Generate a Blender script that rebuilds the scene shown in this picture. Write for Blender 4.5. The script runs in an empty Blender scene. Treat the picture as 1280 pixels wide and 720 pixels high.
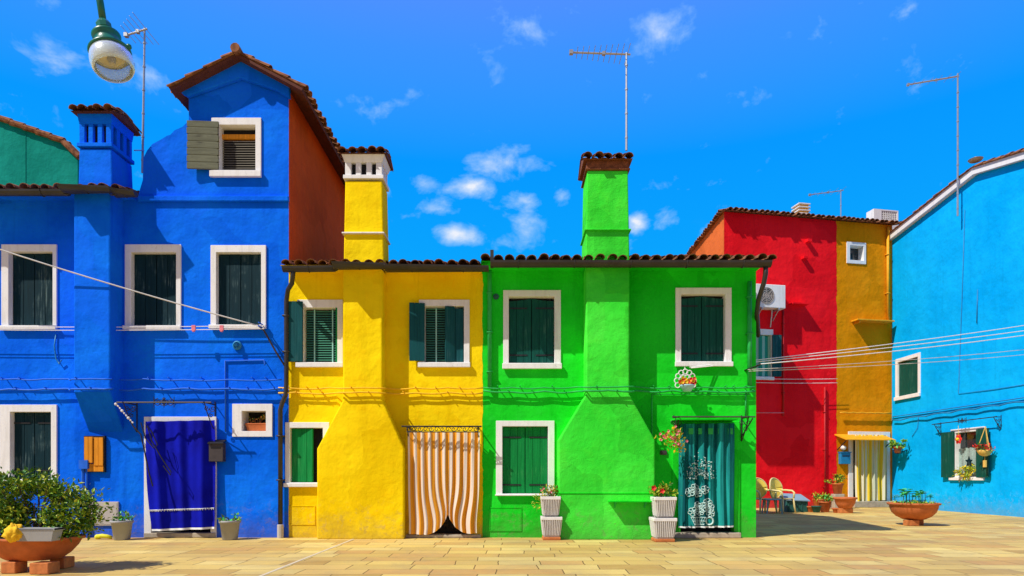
import bpy, bmesh, math, random
from mathutils import Vector, Matrix, noise
R = random.Random(11)
PI = math.pi
CAM_Y, EYE, F, CX, CY = -12.0, 1.14, 810.0, 640.0, 595.0     # camera distance, eye height, focal length (photo pixels), vanishing point
scene = bpy.context.scene
COL = scene.collection

# ------------------------------------------------------------------ object helpers
def link(o, parent=None):
    COL.objects.link(o)
    if parent: o.parent = parent
    return o
def tag(o, label=None, cat=None, group=None, kind=None):
    if label: o['label'] = label
    if cat: o['category'] = cat
    if group: o['group'] = group
    if kind: o['kind'] = kind
    return o
def thing(name, label, cat, loc=(0, 0, 0), rz=0.0, group=None):
    o = bpy.data.objects.new(name, None); link(o)
    o.empty_display_size = 0.2
    o.location = loc; o.rotation_euler = (0, 0, rz)
    return tag(o, label, cat, group)
def dup(root, loc, rz=0.0, label=None, group=None, scale=None):
    r = root.copy(); COL.objects.link(r); r.location = loc; r.rotation_euler = (0, 0, rz)
    if scale: r.scale = (scale,) * 3
    if label: r['label'] = label
    if group: r['group'] = group
    for ch in list(root.children):
        c = ch.copy(); COL.objects.link(c); c.parent = r
        for g in list(ch.children):
            d = g.copy(); COL.objects.link(d); d.parent = c
    return r

class MB:
    """collects shapes, builds ONE mesh object"""
    def __init__(s): s.v = []; s.f = []; s.m = []; s.uv = {}
    def add(s, vs, fs, m=0):
        b = len(s.v); s.v += [tuple(v) for v in vs]
        for f in fs: s.f.append(tuple(b + i for i in f)); s.m.append(m)
        return b
    def box(s, x0, x1, y0, y1, z0, z1, m=0, M=None):
        vs = [(x0,y0,z0),(x1,y0,z0),(x1,y1,z0),(x0,y1,z0),(x0,y0,z1),(x1,y0,z1),(x1,y1,z1),(x0,y1,z1)]
        if M is not None: vs = [M @ Vector(v) for v in vs]
        s.add(vs, [(0,3,2,1),(4,5,6,7),(0,1,5,4),(1,2,6,5),(2,3,7,6),(3,0,4,7)], m); return s
    def taper(s, x0, x1, y0, y1, z0, X0, X1, Y0, Y1, z1, m=0):
        vs = [(x0,y0,z0),(x1,y0,z0),(x1,y1,z0),(x0,y1,z0),(X0,Y0,z1),(X1,Y0,z1),(X1,Y1,z1),(X0,Y1,z1)]
        s.add(vs, [(0,3,2,1),(4,5,6,7),(0,1,5,4),(1,2,6,5),(2,3,7,6),(3,0,4,7)], m); return s
    def prism(s, poly, y0, y1, m=0):
        """poly: (x, z) points counter-clockwise seen from the front (-y)"""
        n = len(poly)
        vs = [(x, y0, z) for x, z in poly] + [(x, y1, z) for x, z in poly]
        fs = [tuple(range(n)), tuple(range(2*n-1, n-1, -1))] + [(i, n+i, n+(i+1) % n, (i+1) % n) for i in range(n)]
        s.add(vs, fs, m); return s
    def ring(s, o, i, y0, y1, m=0):
        """rectangular frame: o, i = (x0, x1, z0, z1)"""
        def c(r, y): return [(r[0],y,r[2]),(r[1],y,r[2]),(r[1],y,r[3]),(r[0],y,r[3])]
        vs = c(o,y0)+c(i,y0)+c(o,y1)+c(i,y1)
        fs = []
        for k in range(4):
            j = (k+1) % 4
            fs += [(k,j,4+j,4+k), (4+k,4+j,12+j,12+k), (8+k,8+j,j,k), (8+k,12+k,12+j,8+j)]
        s.add(vs, fs, m); return s
    def tube(s, pts, r, n=8, m=0, r1=None, cap=True):
        pts = [Vector(p) for p in pts]; L = len(pts)
        if r1 is None: r1 = r
        t0 = (pts[1]-pts[0]).normalized()
        up = Vector((0,0,1)) if abs(t0.z) < .9 else Vector((1,0,0))
        a = t0.cross(up).normalized(); vs = []
        for k, p in enumerate(pts):
            t = (pts[min(k+1,L-1)]-pts[max(k-1,0)]).normalized()
            a = (a - t*a.dot(t))
            a = a.normalized() if a.length > 1e-6 else t.orthogonal().normalized()
            b = t.cross(a); rr = r + (r1-r)*k/(L-1)
            vs += [p + (a*math.cos(2*PI*q/n) + b*math.sin(2*PI*q/n))*rr for q in range(n)]
        fs = [(k*n+q, k*n+(q+1) % n, (k+1)*n+(q+1) % n, (k+1)*n+q) for k in range(L-1) for q in range(n)]
        if cap: fs += [tuple(range(n-1,-1,-1)), tuple((L-1)*n+q for q in range(n))]
        s.add(vs, fs, m); return s
    def lathe(s, prof, c=(0,0,0), n=24, m=0, sx=1, sy=1, M=None):
        vs = []
        for r, z in prof:
            for q in range(n):
                a = 2*PI*q/n
                v = Vector((r*math.cos(a)*sx, r*math.sin(a)*sy, z))
                if M is not None: v = M @ v
                vs.append(Vector(c)+v)
        L = len(prof)
        fs = [(k*n+q, k*n+(q+1) % n, (k+1)*n+(q+1) % n, (k+1)*n+q) for k in range(L-1) for q in range(n)]
        if prof[0][0] > 1e-4: fs.append(tuple(range(n-1,-1,-1)))
        s.add(vs, fs, m); return s
    def ball(s, c, r, n=8, m=0, sz=1):
        return s.lathe([(r*math.sin(PI*k/n)+1e-5*(k in (0, n)), -r*sz*math.cos(PI*k/n)) for k in range(n+1)], c, n+2, m)
    def torus(s, c, r, t, ax=(0,1,0), n=20, k=6, m=0):
        ax = Vector(ax).normalized(); a = ax.orthogonal().normalized(); b = ax.cross(a)
        vs = []
        for i in range(n):
            e = a*math.cos(2*PI*i/n)+b*math.sin(2*PI*i/n)
            vs += [Vector(c)+e*(r+t*math.cos(2*PI*j/k))+ax*t*math.sin(2*PI*j/k) for j in range(k)]
        s.add(vs, [(i*k+j, ((i+1) % n)*k+j, ((i+1) % n)*k+(j+1) % k, i*k+(j+1) % k) for i in range(n) for j in range(k)], m); return s
    def leaf(s, c, d, up, L, W, m=0):
        d = Vector(d).normalized(); w = d.cross(Vector(up))
        w = w.normalized() if w.length > 1e-5 else d.orthogonal().normalized()
        nrm = w.cross(d); c = Vector(c)
        s.add([c, c+d*L*.45+w*W*.5+nrm*W*.15, c+d*L, c+d*L*.45-w*W*.5+nrm*W*.15, c+d*L*.5-nrm*W*.08], [(0,1,4),(1,2,4),(2,3,4),(3,0,4)], m); return s
    def foliage(s, c, rad, n, L, W, clumps=12, spread=.35, ms=(0,1), rng=R, lift=.3):
        c = Vector(c); cs = []
        for _ in range(clumps):
            while True:
                p = Vector((rng.uniform(-1,1), rng.uniform(-1,1), rng.uniform(-1,1)))
                if .25 < p.length < 1: break
            cs.append(p)
        for _ in range(n):
            p = cs[rng.randrange(clumps)] + Vector((rng.gauss(0,spread), rng.gauss(0,spread), rng.gauss(0,spread)))*.6
            q = c + Vector((p.x*rad[0], p.y*rad[1], p.z*rad[2]))
            d = Vector((rng.gauss(0,1), rng.gauss(0,1), rng.gauss(0,1)+lift)).normalized() + p*.5
            k = rng.uniform(.6,1.25)
            s.leaf(q, d, (rng.gauss(0,.5), rng.gauss(0,.5), 1), L*k, W*k, rng.choice(ms))
        return s
    def build(s, name, mats, parent=None, bevel=0, smooth=False, solid=0, seg=2):
        me = bpy.data.meshes.new(name)
        me.from_pydata([tuple(v) for v in s.v], [], s.f)
        if not isinstance(mats, (list, tuple)): mats = [mats]
        for m in mats: me.materials.append(m)
        me.polygons.foreach_set('material_index', [min(i, len(mats)-1) for i in s.m])
        if s.uv:
            ul = me.uv_layers.new(name='UVMap')
            for lp in me.loops: ul.data[lp.index].uv = s.uv.get(lp.vertex_index, (0,0))
        if smooth: me.polygons.foreach_set('use_smooth', [True]*len(me.polygons))
        me.update()
        o = bpy.data.objects.new(name, me); link(o, parent)
        if solid:
            q = o.modifiers.new('solid', 'SOLIDIFY'); q.thickness = solid; q.offset = -1
        if bevel:
            q = o.modifiers.new('bevel', 'BEVEL'); q.width = bevel; q.segments = seg; q.limit_method = 'ANGLE'; q.angle_limit = math.radians(40)
            q.harden_normals = False
        if smooth == 'auto': pass
        return o

# ------------------------------------------------------------------ frames: a wall plane in the world
class Frame:
    def __init__(s, x, y, rz=0.0):
        s.o = Vector((x, y, 0)); s.rz = rz
        s.M = Matrix.Translation(s.o) @ Matrix.Rotation(rz, 4, 'Z'); s.I = s.M.inverted()
    def P(s, px, py, off=0.0):
        """where a feature of the facade measured in the photo lies on this wall -> local (x, z)"""
        c = s.I @ Vector((0, CAM_Y, EYE)); d = s.I.to_3x3() @ Vector(((px-CX)/F, 1, (CY-py)/F))
        t = (-off - c.y)/d.y; q = c + d*t
        return q.x, q.z
    def rect(s, x0, y0, x1, y1, off=0.0):
        a = s.P(x0, y1, off); b = s.P(x1, y0, off)
        return (a[0], b[0], a[1], b[1])
    def w(s, x, y, z): return s.M @ Vector((x, y, z))
def at(px, py, Y):
    k = (Y-CAM_Y)/F
    return Vector(((px-CX)*k, Y, EYE+(CY-py)*k))
def ground_at(px, Y): return Vector(((px-CX)*(Y-CAM_Y)/F, Y, 0))

# ------------------------------------------------------------------ materials
class NT:
    def __init__(s, name):
        s.mat = bpy.data.materials.new(name); s.mat.use_nodes = True
        s.t = s.mat.node_tree; s.b = s.t.nodes['Principled BSDF']; s.tc = s.t.nodes.new('ShaderNodeTexCoord')
    def n(s, typ, **kw):
        q = s.t.nodes.new(typ)
        for k, v in kw.items(): setattr(q, k, v)
        return q
    def l(s, a, b): s.t.links.new(a, b)
    def noise(s, scale, detail=4, vec=None, rough=.55, dist=0):
        q = s.n('ShaderNodeTexNoise'); q.inputs['Scale'].default_value = scale; q.inputs['Detail'].default_value = detail
        q.inputs['Roughness'].default_value = rough; q.inputs['Distortion'].default_value = dist
        s.l(vec or s.tc.outputs['Object'], q.inputs['Vector']); return q.outputs['Fac']
    def mapr(s, x, a, b, c=0, d=1):
        q = s.n('ShaderNodeMapRange'); s.l(x, q.inputs[0])
        for i, v in enumerate((a, b, c, d)): q.inputs[i+1].default_value = v
        return q.outputs[0]
    def math(s, op, a, b=None):
        q = s.n('ShaderNodeMath', operation=op)
        for i, v in enumerate((a, b)):
            if v is None: continue
            if isinstance(v, (int, float)): q.inputs[i].default_value = v
            else: s.l(v, q.inputs[i])
        return q.outputs[0]
    def mix(s, fac, a, b, typ='MIX'):
        q = s.n('ShaderNodeMixRGB', blend_type=typ)
        for i, v in enumerate((fac, a, b)):
            if isinstance(v, (int, float)): q.inputs[i].default_value = v
            elif isinstance(v, (tuple, list)): q.inputs[i].default_value = (*v[:3], 1)
            else: s.l(v, q.inputs[i])
        return q.outputs[0]
    def mapping(s, scale, vec=None, rot=(0,0,0)):
        q = s.n('ShaderNodeMapping'); q.inputs['Scale'].default_value = scale; q.inputs['Rotation'].default_value = rot
        s.l(vec or s.tc.outputs['Object'], q.inputs['Vector']); return q.outputs[0]
    def bump(s, h, strength, dist=.02, prev=None):
        q = s.n('ShaderNodeBump'); q.inputs['Strength'].default_value = strength; q.inputs['Distance'].default_value = dist
        s.l(h, q.inputs['Height'])
        if prev is not None: s.l(prev, q.inputs['Normal'])
        return q.outputs[0]
    def fin(s, col=None, rough=.8, normal=None, spec=.3, metal=0):
        b = s.b
        if col is not None:
            if isinstance(col, (tuple, list)): b.inputs['Base Color'].default_value = (*col[:3], 1)
            else: s.l(col, b.inputs['Base Color'])
        if isinstance(rough, (int, float)): b.inputs['Roughness'].default_value = rough
        else: s.l(rough, b.inputs['Roughness'])
        b.inputs['Specular IOR Level'].default_value = spec; b.inputs['Metallic'].default_value = metal
        if normal is not None: s.l(normal, b.inputs['Normal'])
        return s.mat
def dk(c, k): return tuple(min(x*k, 1) for x in c)

def plaster(name, c, patch=None, dirt=(.25,.2,.14), rough=.86, bump=.42, shift=(1,1,1), worn=.4, var=.86):
    t = NT(name)
    big = t.noise(.7, 5); mid = t.noise(4, 6, rough=.65); fine = t.noise(55, 3)
    hi = tuple(min(1, a*1.16*b+.004) for a, b in zip(c, shift))
    col = t.mix(t.mapr(big, .35, .65), dk(c, var), hi)
    col = t.mix(t.mapr(mid, .5, .72, 0, .5), col, patch or dk(c, .8))
    st = t.noise(1.0, 5, vec=t.mapping((5, 5, .35)), rough=.7)            # rain streaks
    col = t.mix(t.mapr(st, .54, .74, 0, .34), col, dk(c, .55))
    pt = t.noise(1.3, 3, vec=t.mapping((1,1,1)), dist=1.5)
    col = t.mix(t.mapr(pt, .60, .63, 0, .28), col, tuple(min(1, x*1.15+.003) for x in c))
    vp = t.n('ShaderNodeTexVoronoi', distance='CHEBYCHEV'); vp.inputs['Scale'].default_value = .75; vp.inputs['Randomness'].default_value = .9
    wp = t.n('ShaderNodeVectorMath', operation='MULTIPLY_ADD'); npz = t.n('ShaderNodeTexNoise'); npz.inputs['Scale'].default_value = 5
    t.l(t.tc.outputs['Object'], npz.inputs['Vector']); t.l(npz.outputs['Color'], wp.inputs[0]); wp.inputs[1].default_value = (.12,.12,.12); t.l(t.tc.outputs['Object'], wp.inputs[2]); t.l(wp.outputs[0], vp.inputs['Vector'])
    sc = t.n('ShaderNodeSeparateXYZ'); t.l(vp.outputs['Color'], sc.inputs[0])
    col = t.mix(t.mapr(sc.outputs['X'], .62, .68, 0, worn), col, tuple(min(1, x*1.12+.006) for x in c))
    col = t.mix(t.mapr(sc.outputs['Y'], .70, .76, 0, worn), col, dk(c, .74))
    spk = t.noise(19, 6, rough=.75); col = t.mix(t.mapr(spk, .60, .74, 0, .35), col, dk(c, .62))
    chip = t.noise(6.5, 6, rough=.8, dist=.6)
    sep = t.n('ShaderNodeSeparateXYZ'); t.l(t.tc.outputs['Object'], sep.inputs[0])
    low = t.math('MULTIPLY', t.mapr(sep.outputs['Z'], .12, .75, 1, 0), t.mapr(chip, .54, .60, 0, .75))
    col = t.mix(low, col, tuple(a_*.35+b_*.75 for a_, b_ in zip(c, dirt)))
    base = t.mapr(t.math('ADD', sep.outputs['Z'], t.mapr(mid, .2, .8, -.35, .35)), .0, .5, .78, 0)
    col = t.mix(base, col, tuple(a*.55+b*.25 for a, b in zip(c, dirt)))
    vo = t.n('ShaderNodeTexVoronoi', feature='DISTANCE_TO_EDGE'); vo.inputs['Scale'].default_value = .4
    wv = t.n('ShaderNodeVectorMath', operation='ADD'); t.l(t.tc.outputs['Object'], wv.inputs[0])
    nv = t.n('ShaderNodeTexNoise'); nv.inputs['Scale'].default_value = 1.1; t.l(t.tc.outputs['Object'], nv.inputs['Vector'])
    t.l(nv.outputs['Color'], wv.inputs[1]); t.l(wv.outputs[0], vo.inputs['Vector'])
    crack = t.math('MULTIPLY', t.mapr(vo.outputs['Distance'], 0, .004, 1, 0), t.mapr(big, .55, .68, 0, .35))
    col = t.mix(crack, col, dk(c, .35))
    nb = t.bump(t.noise(2.2, 3), .35, .10)
    nb = t.bump(mid, bump, .035, nb); nb = t.bump(fine, bump, .008, nb)
    return t.fin(col, rough, nb, .04)

def simple(name, c, rough=.6, var=.18, scale=5, bump=.15, bscale=30, spec=.3, metal=0, c2=None, dist=.01):
    t = NT(name)
    col = t.mix(t.mapr(t.noise(scale, 5, rough=.6), .3, .7), dk(c, 1-var), c2 or dk(c, 1+var))
    nb = t.bump(t.noise(bscale, 4), bump, dist) if bump else None
    return t.fin(col, rough, nb, spec, metal)

def wood(name, c, worn, amount=.25, scale=(22, 22, 1.2), rough=.6):
    t = NT(name); v = t.mapping(scale)
    g = t.noise(1.2, 6, vec=v, rough=.7)
    col = t.mix(t.mapr(g, .3, .7), dk(c, .7), dk(c, 1.25))
    w = t.math('MULTIPLY', t.mapr(g, .5, .62), t.mapr(t.noise(2.2, 5), .5, .64))
    col = t.mix(t.math('MULTIPLY', w, amount), col, worn)
    nb = t.bump(g, .25, .006)
    return t.fin(col, rough, nb, .12)

M = {}
M['blue'] = plaster('blue_plaster', (.001, .125, .96), shift=(1, 1.35, 1.03))
M['yellow'] = plaster('yellow_plaster', (.97, .66, .002), patch=(.95, .56, .002))
M['green'] = plaster('green_plaster', (.008, .64, .016), patch=(.03, .72, .05), shift=(2, 1.1, 1.5))
M['green_breast'] = plaster('green_breast_plaster', (.03, .72, .03), patch=(.09, .82, .035), shift=(2.4, 1.1, 1.8), bump=.6)
M['red'] = plaster('red_plaster', (.95, .008, .016), patch=(.78, .004, .02))
M['ochre'] = plaster('ochre_plaster', (.74, .26, .001), patch=(.66, .21, .001))
M['cyan'] = plaster('sky_blue_plaster', (.0, .42, .95), dirt=(.3,.4,.5), bump=.2, worn=.08, var=.95)
M['rust'] = plaster('rust_orange_plaster', (.62, .085, .006), patch=(.46, .045, .008))
M['orange'] = plaster('orange_plaster', (.72, .15, .03))
M['teal'] = plaster('teal_plaster', (.004, .26, .2))
def frame_paint():
    t = NT('white_window_paint'); c = (.82, .82, .81)
    st = t.noise(1, 5, vec=t.mapping((9, 9, .9)), rough=.7)
    col = t.mix(t.mapr(st, .5, .75, 0, .45), c, (.50, .47, .42))
    col = t.mix(t.mapr(t.noise(22, 5, rough=.75), .60, .68, 0, .5), col, (.46, .43, .38))
    col = t.mix(t.mapr(t.noise(2.5, 4), .45, .7, 0, .25), col, (.62, .60, .55))
    return t.fin(col, .65, t.bump(t.noise(35, 5), .3, .006), .2)
M['white'] = frame_paint()
M['stone'] = simple('white_stone', (.72, .70, .66), .8, .12, 8, .3, 25)
M['step'] = simple('step_stone', (.42, .36, .27), .85, .2, 8, .3, 25)
M['shutter'] = wood('dark_green_shutter_paint', (.004, .075, .055), (.15, .3, .22), .3)
M['shutter_bright'] = wood('bright_green_shutter_paint', (.004, .21, .045), (.2, .4, .2), .12)
M['shutter_teal'] = wood('blue_green_shutter_paint', (.006, .075, .085), (.2, .3, .3), .12)
M['shutter_black'] = wood('worn_dark_shutter_paint', (.003, .024, .034), (.22, .33, .32), .4)
M['greywood'] = wood('weathered_grey_boards', (.15, .16, .11), (.05, .05, .04), .8, (1.2, 22, 22), .85)
M['orangewood'] = wood('orange_varnished_wood', (.72, .28, .02), (.3, .1, .01), .5)
M['iron'] = simple('black_iron', (.018, .018, .02), .5, .3, 20, .1)
M['gutter'] = simple('dark_brown_gutter', (.032, .028, .024), .45, .35, 4, .1, spec=.4)
M['metal'] = simple('grey_metal', (.42, .43, .44), .4, .12, 8, 0, metal=.6)
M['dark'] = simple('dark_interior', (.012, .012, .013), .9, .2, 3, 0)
M['glass'] = simple('dark_window_glass', (.02, .03, .035), .08, .2, 3, 0, spec=.6)
M['blind'] = simple('green_blind_slats', (.05, .24, .15), .5, .12, 6, 0)
M['blindgrey'] = simple('brown_grey_blind_slats', (.18, .16, .12), .6, .12, 6, 0)
M['tape'] = simple('pale_green_tape', (.3, .6, .5), .7, .1, 6, 0)
M['terracotta'] = simple('terracotta', (.52, .14, .04), .75, .2, 6, .2, 25)
M['brick'] = simple('orange_brick', (.55, .18, .05), .85, .25, 9, .4, 30)
M['verge'] = simple('dark_red_verge', (.10, .028, .016), .85, .25, 8, .3, 20)
M['oldbrick'] = simple('old_brown_brick', (.20, .065, .025), .9, .4, 14, .5, 24)
M['kerb'] = simple('pale_kerb_stone', (.62, .52, .34), .85, .15, 9, .3, 25)
M['soil'] = simple('soil', (.05, .032, .02), .95, .4, 20, .8, 40)
M['greypot'] = simple('grey_plastic', (.34, .34, .33), .6, .08, 5, .05)
M['whitepot'] = simple('off_white_plastic', (.78, .76, .72), .6, .1, 7, .1)
M['leaf1'] = simple('mid_green_leaf', (.20, .34, .015), .5, .4, 6, 0)
M['leaf2'] = simple('dark_green_leaf', (.06, .17, .015), .5, .4, 6, 0)
M['leaf3'] = simple('yellow_green_leaf', (.46, .50, .03), .5, .3, 6, 0)
M['bright'] = simple('seedling_green', (.08, .5, .11), .5, .3, 9, 0)
M['bark'] = simple('brown_bark', (.11, .07, .04), .9, .3, 12, .4)
M['redflower'] = simple('red_petals', (.7, .03, .02), .6, .3, 9, 0)
M['pinkflower'] = simple('pink_petals', (.75, .2, .24), .6, .3, 9, 0)
M['yellowflower'] = simple('yellow_petals', (.9, .55, .02), .6, .25, 9, 0)
M['yellowplastic'] = simple('yellow_plastic', (.88, .66, .10), .45, .06, 3, 0, spec=.4)
M['creamplastic'] = simple('cream_plastic', (.72, .58, .24), .5, .06, 3, 0, spec=.4)
M['lime'] = simple('yellow_green_rubber', (.75, .72, .02), .5, .1, 5, 0)
M['cloth_yellow'] = simple('yellow_rag', (.85, .5, .02), .9, .2, 20, .3)
M['lampgreen'] = simple('dark_green_enamel', (.006, .13, .085), .35, .3, 9, .05, spec=.5)
M['cable'] = simple('pale_cable', (.62, .60, .55), .7, .1, 6, 0)
M['bluepaint'] = simple('blue_painted_pipe', (.01, .13, .7), .6, .15, 8, 0)
M['yellowpaint'] = simple('yellow_painted_pipe', (.85, .5, .01), .6, .15, 8, 0)
M['greenpaint'] = simple('green_painted_pipe', (.02, .42, .08), .6, .15, 8, 0)
M['redpaint'] = simple('red_painted_pipe', (.45, .01, .012), .6, .15, 8, 0)
M['ochrepaint'] = simple('ochre_painted_metal', (.78, .36, .01), .6, .15, 8, 0)
M['bluebox'] = simple('blue_enamel', (.02, .22, .45), .45, .1, 5, 0)
M['greypaint'] = simple('grey_paint', (.46, .43, .40), .7, .08, 4, .05)
M['darkbox'] = simple('dark_grey_steel', (.06, .05, .05), .5, .2, 5, 0)
M['darkgreen'] = simple('dark_green_plastic', (.02, .10, .08), .6, .15, 5, 0)
M['greyblue'] = simple('grey_blue_plastic', (.22, .33, .40), .6, .1, 5, 0)
M['rope'] = simple('tan_rope', (.72, .45, .10), .9, .15, 20, 0)
M['reflector'] = simple('tarnished_reflector', (.62, .55, .40), .5, .2, 12, 0)
M['paleblue'] = simple('pale_blue_glaze', (.35, .62, .75), .4, .1, 5, 0)

def tile_mat():
    t = NT('terracotta_roof_tiles')
    a = t.noise(7, 3); b = t.noise(28, 5, rough=.7)
    col = t.mix(t.mapr(a, .3, .7), (.09, .032, .016), (.40, .165, .07))
    col = t.mix(t.mapr(b, .52, .7, 0, .8), col, (.07, .05, .035))
    col = t.mix(t.mapr(t.noise(13, 2), .62, .74, 0, .6), col, (.42, .25, .12))
    return t.fin(col, .9, t.bump(b, .4, .01), .15)
M['tile'] = tile_mat()

def glassy():
    t = NT('milky_lamp_glass'); b = t.b
    b.inputs['Base Color'].default_value = (.84, .94, .98, 1); b.inputs['Roughness'].default_value = .22
    b.inputs['Transmission Weight'].default_value = .55; b.inputs['IOR'].default_value = 1.2
    return t.mat
M['lampglass'] = glassy()

def cloth(name, fn, rough=.85, trans=.25):
    """cloth material; fn(t, u, v) gives the colour socket or tuple from the UV sockets"""
    t = NT(name); sep = t.n('ShaderNodeSeparateXYZ'); t.l(t.tc.outputs['UV'], sep.inputs[0])
    c = fn(t, sep.outputs['X'], sep.outputs['Y'])
    nb = t.bump(t.noise(9, 4), .25, .02)
    t.fin(c, rough, nb, .15)
    tr = t.n('ShaderNodeBsdfTranslucent'); mx = t.n('ShaderNodeMixShader'); mx.inputs[0].default_value = trans
    if isinstance(c, tuple): tr.inputs[0].default_value = (*c, 1)
    else: t.l(c, tr.inputs[0])
    t.l(t.b.outputs[0], mx.inputs[1]); t.l(tr.outputs[0], mx.inputs[2])
    t.l(mx.outputs[0], t.t.nodes['Material Output'].inputs['Surface'])
    return t.mat
def stripes(n, w, a, b):
    def fn(t, u, v):
        fr = t.math('FRACT', t.math('MULTIPLY', u, n))
        k = t.mapr(t.math('ABSOLUTE', t.math('SUBTRACT', fr, .5)), w/2-.03, w/2+.03)
        return t.mix(k, a, b)
    return fn
M['c_blue'] = cloth('royal_blue_cloth', lambda t, u, v: t.mix(t.mapr(t.noise(2, 4), .35, .65), (.002, .004, .36), (.003, .010, .56)))
M['c_stripe'] = cloth('orange_striped_cloth', stripes(10, .52, (.95, .42, .03), (.86, .76, .66)))
def ystripe(t, u, v):
    a = stripes(9, .5, (.92, .68, .05), (.86, .82, .62))(t, u, v)
    k = t.mapr(t.math('ABSOLUTE', t.math('SUBTRACT', t.math('FRACT', t.math('MULTIPLY', u, 4.5)), .5)), .05, .09)
    return t.mix(k, (.62, .66, .50), a)
M['c_ystripe'] = cloth('yellow_white_striped_cloth', ystripe)
M['c_teal'] = cloth('dark_teal_cloth', lambda t, u, v: t.mix(t.mapr(t.noise(1.1, 4, vec=t.mapping((6,6,.5))), .42, .62), (.003, .11, .13), (.02, .44, .40)))
M['lace_grey'] = simple('grey_green_lace', (.30, .40, .36), .8, .35, 30, 0)
M['pale_lace'] = simple('pale_green_lace', (.50, .70, .66), .8, .05, 5, 0)
M['c_lace'] = simple('white_lace', (.8, .82, .8), .8, .05, 5, 0)
M['c_gstripe'] = cloth('green_striped_cloth', stripes(4, .5, (.03, .40, .30), (.35, .70, .55)))

def ground_mat():
    t = NT('paving_stones')
    def course(off, sc):
        br = t.n('ShaderNodeTexBrick'); mp = t.n('ShaderNodeMapping'); mp.inputs['Location'].default_value = off
        wob = t.n('ShaderNodeVectorMath', operation='MULTIPLY_ADD')
        nz = t.n('ShaderNodeTexNoise'); nz.inputs['Scale'].default_value = 1.2; t.l(t.tc.outputs['Object'], nz.inputs['Vector'])
        t.l(nz.outputs['Color'], wob.inputs[0]); wob.inputs[1].default_value = (.10, .07, 0); t.l(t.tc.outputs['Object'], wob.inputs[2])
        t.l(wob.outputs[0], mp.inputs['Vector']); t.l(mp.outputs[0], br.inputs['Vector'])
        br.offset = .37; br.offset_frequency = 2; br.squash = .72; br.squash_frequency = 3
        for k, v in (('Scale', 1), ('Mortar Size', .009), ('Mortar Smooth', .6), ('Bias', 0), ('Brick Width', sc), ('Row Height', .40)): br.inputs[k].default_value = v
        br.inputs['Color1'].default_value = (0,0,0,1); br.inputs['Color2'].default_value = (1,1,1,1); br.inputs['Mortar'].default_value = (.5,.5,.5,1)
        return br
    br = course((.13, .05, 0), .78)
    rnd = br.outputs['Color']; mor = br.outputs['Fac']
    r = t.n('ShaderNodeValToRGB'); t.l(rnd, r.inputs[0]); e = r.color_ramp.elements
    e[0].position = 0; e[0].color = (.42, .25, .06, 1); e[1].position = 1; e[1].color = (.78, .60, .19, 1)
    for p, c in ((.2, (.70, .50, .13)), (.45, (.56, .38, .10)), (.6, (.55, .30, .085)), (.75, (.74, .54, .15)), (.88, (.60, .45, .15))):
        x = e.new(p); x.color = (*c, 1)
    col = t.mix(t.mapr(t.noise(3, 6, rough=.7), .35, .7, 0, .35), r.outputs[0], (.68, .49, .15))
    col = t.mix(t.mapr(t.noise(.5, 4), .45, .7, 0, .4), col, (.30, .20, .085))
    col = t.mix(t.mapr(t.noise(38, 4, rough=.7), .55, .75, 0, .35), col, (.26, .18, .09))
    stn = t.noise(.9, 6, rough=.75, dist=.8); col = t.mix(t.mapr(stn, .48, .72, 0, .5), col, (.32, .235, .12))
    spt = t.noise(9, 3, rough=.6); col = t.mix(t.mapr(spt, .70, .74, 0, .5), col, (.14, .10, .05))
    col = t.mix(t.mapr(mor, 0, 1, 0, .85), col, (.12, .07, .025))
    nb = t.bump(t.math('SUBTRACT', 1.0, mor), .5, .012); nb = t.bump(t.noise(30, 5), .25, .008, nb)
    nb = t.bump(rnd, .12, .01, nb)
    return t.fin(col, .78, nb, .25)
M['paving'] = ground_mat()

# ------------------------------------------------------------------ builders for facade parts (all in the local frame of a house)
def wall_grid(mb, x0, x1, z0, z1, holes, y=0.0, m=0):
    xs = sorted({x0, x1, *[min(max(v, x0), x1) for h in holes for v in h[:2]]})
    zs = sorted({z0, z1, *[min(max(v, z0), z1) for h in holes for v in h[2:4]]})
    for i in range(len(xs)-1):
        for j in range(len(zs)-1):
            cx, cz = (xs[i]+xs[i+1])/2, (zs[j]+zs[j+1])/2
            if any(h[0] < cx < h[1] and h[2] < cz < h[3] for h in holes): continue
            mb.add([(xs[i],y,zs[j]),(xs[i+1],y,zs[j]),(xs[i+1],y,zs[j+1]),(xs[i],y,zs[j+1])], [(0,1,2,3)], m)
def shell(mb, x0, x1, y1, z1, m=0, y0=0.0, left=True, right=True, ml=None, mr=None):
    """side and back walls behind a facade"""
    if left: mb.add([(x0,y1,0),(x0,y0,0),(x0,y0,z1),(x0,y1,z1)], [(0,1,2,3)], m if ml is None else ml)
    if right: mb.add([(x1,y0,0),(x1,y1,0),(x1,y1,z1),(x1,y0,z1)], [(0,1,2,3)], m if mr is None else mr)
    mb.add([(x1,y1,0),(x0,y1,0),(x0,y1,z1),(x1,y1,z1)], [(0,1,2,3)], m)

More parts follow.
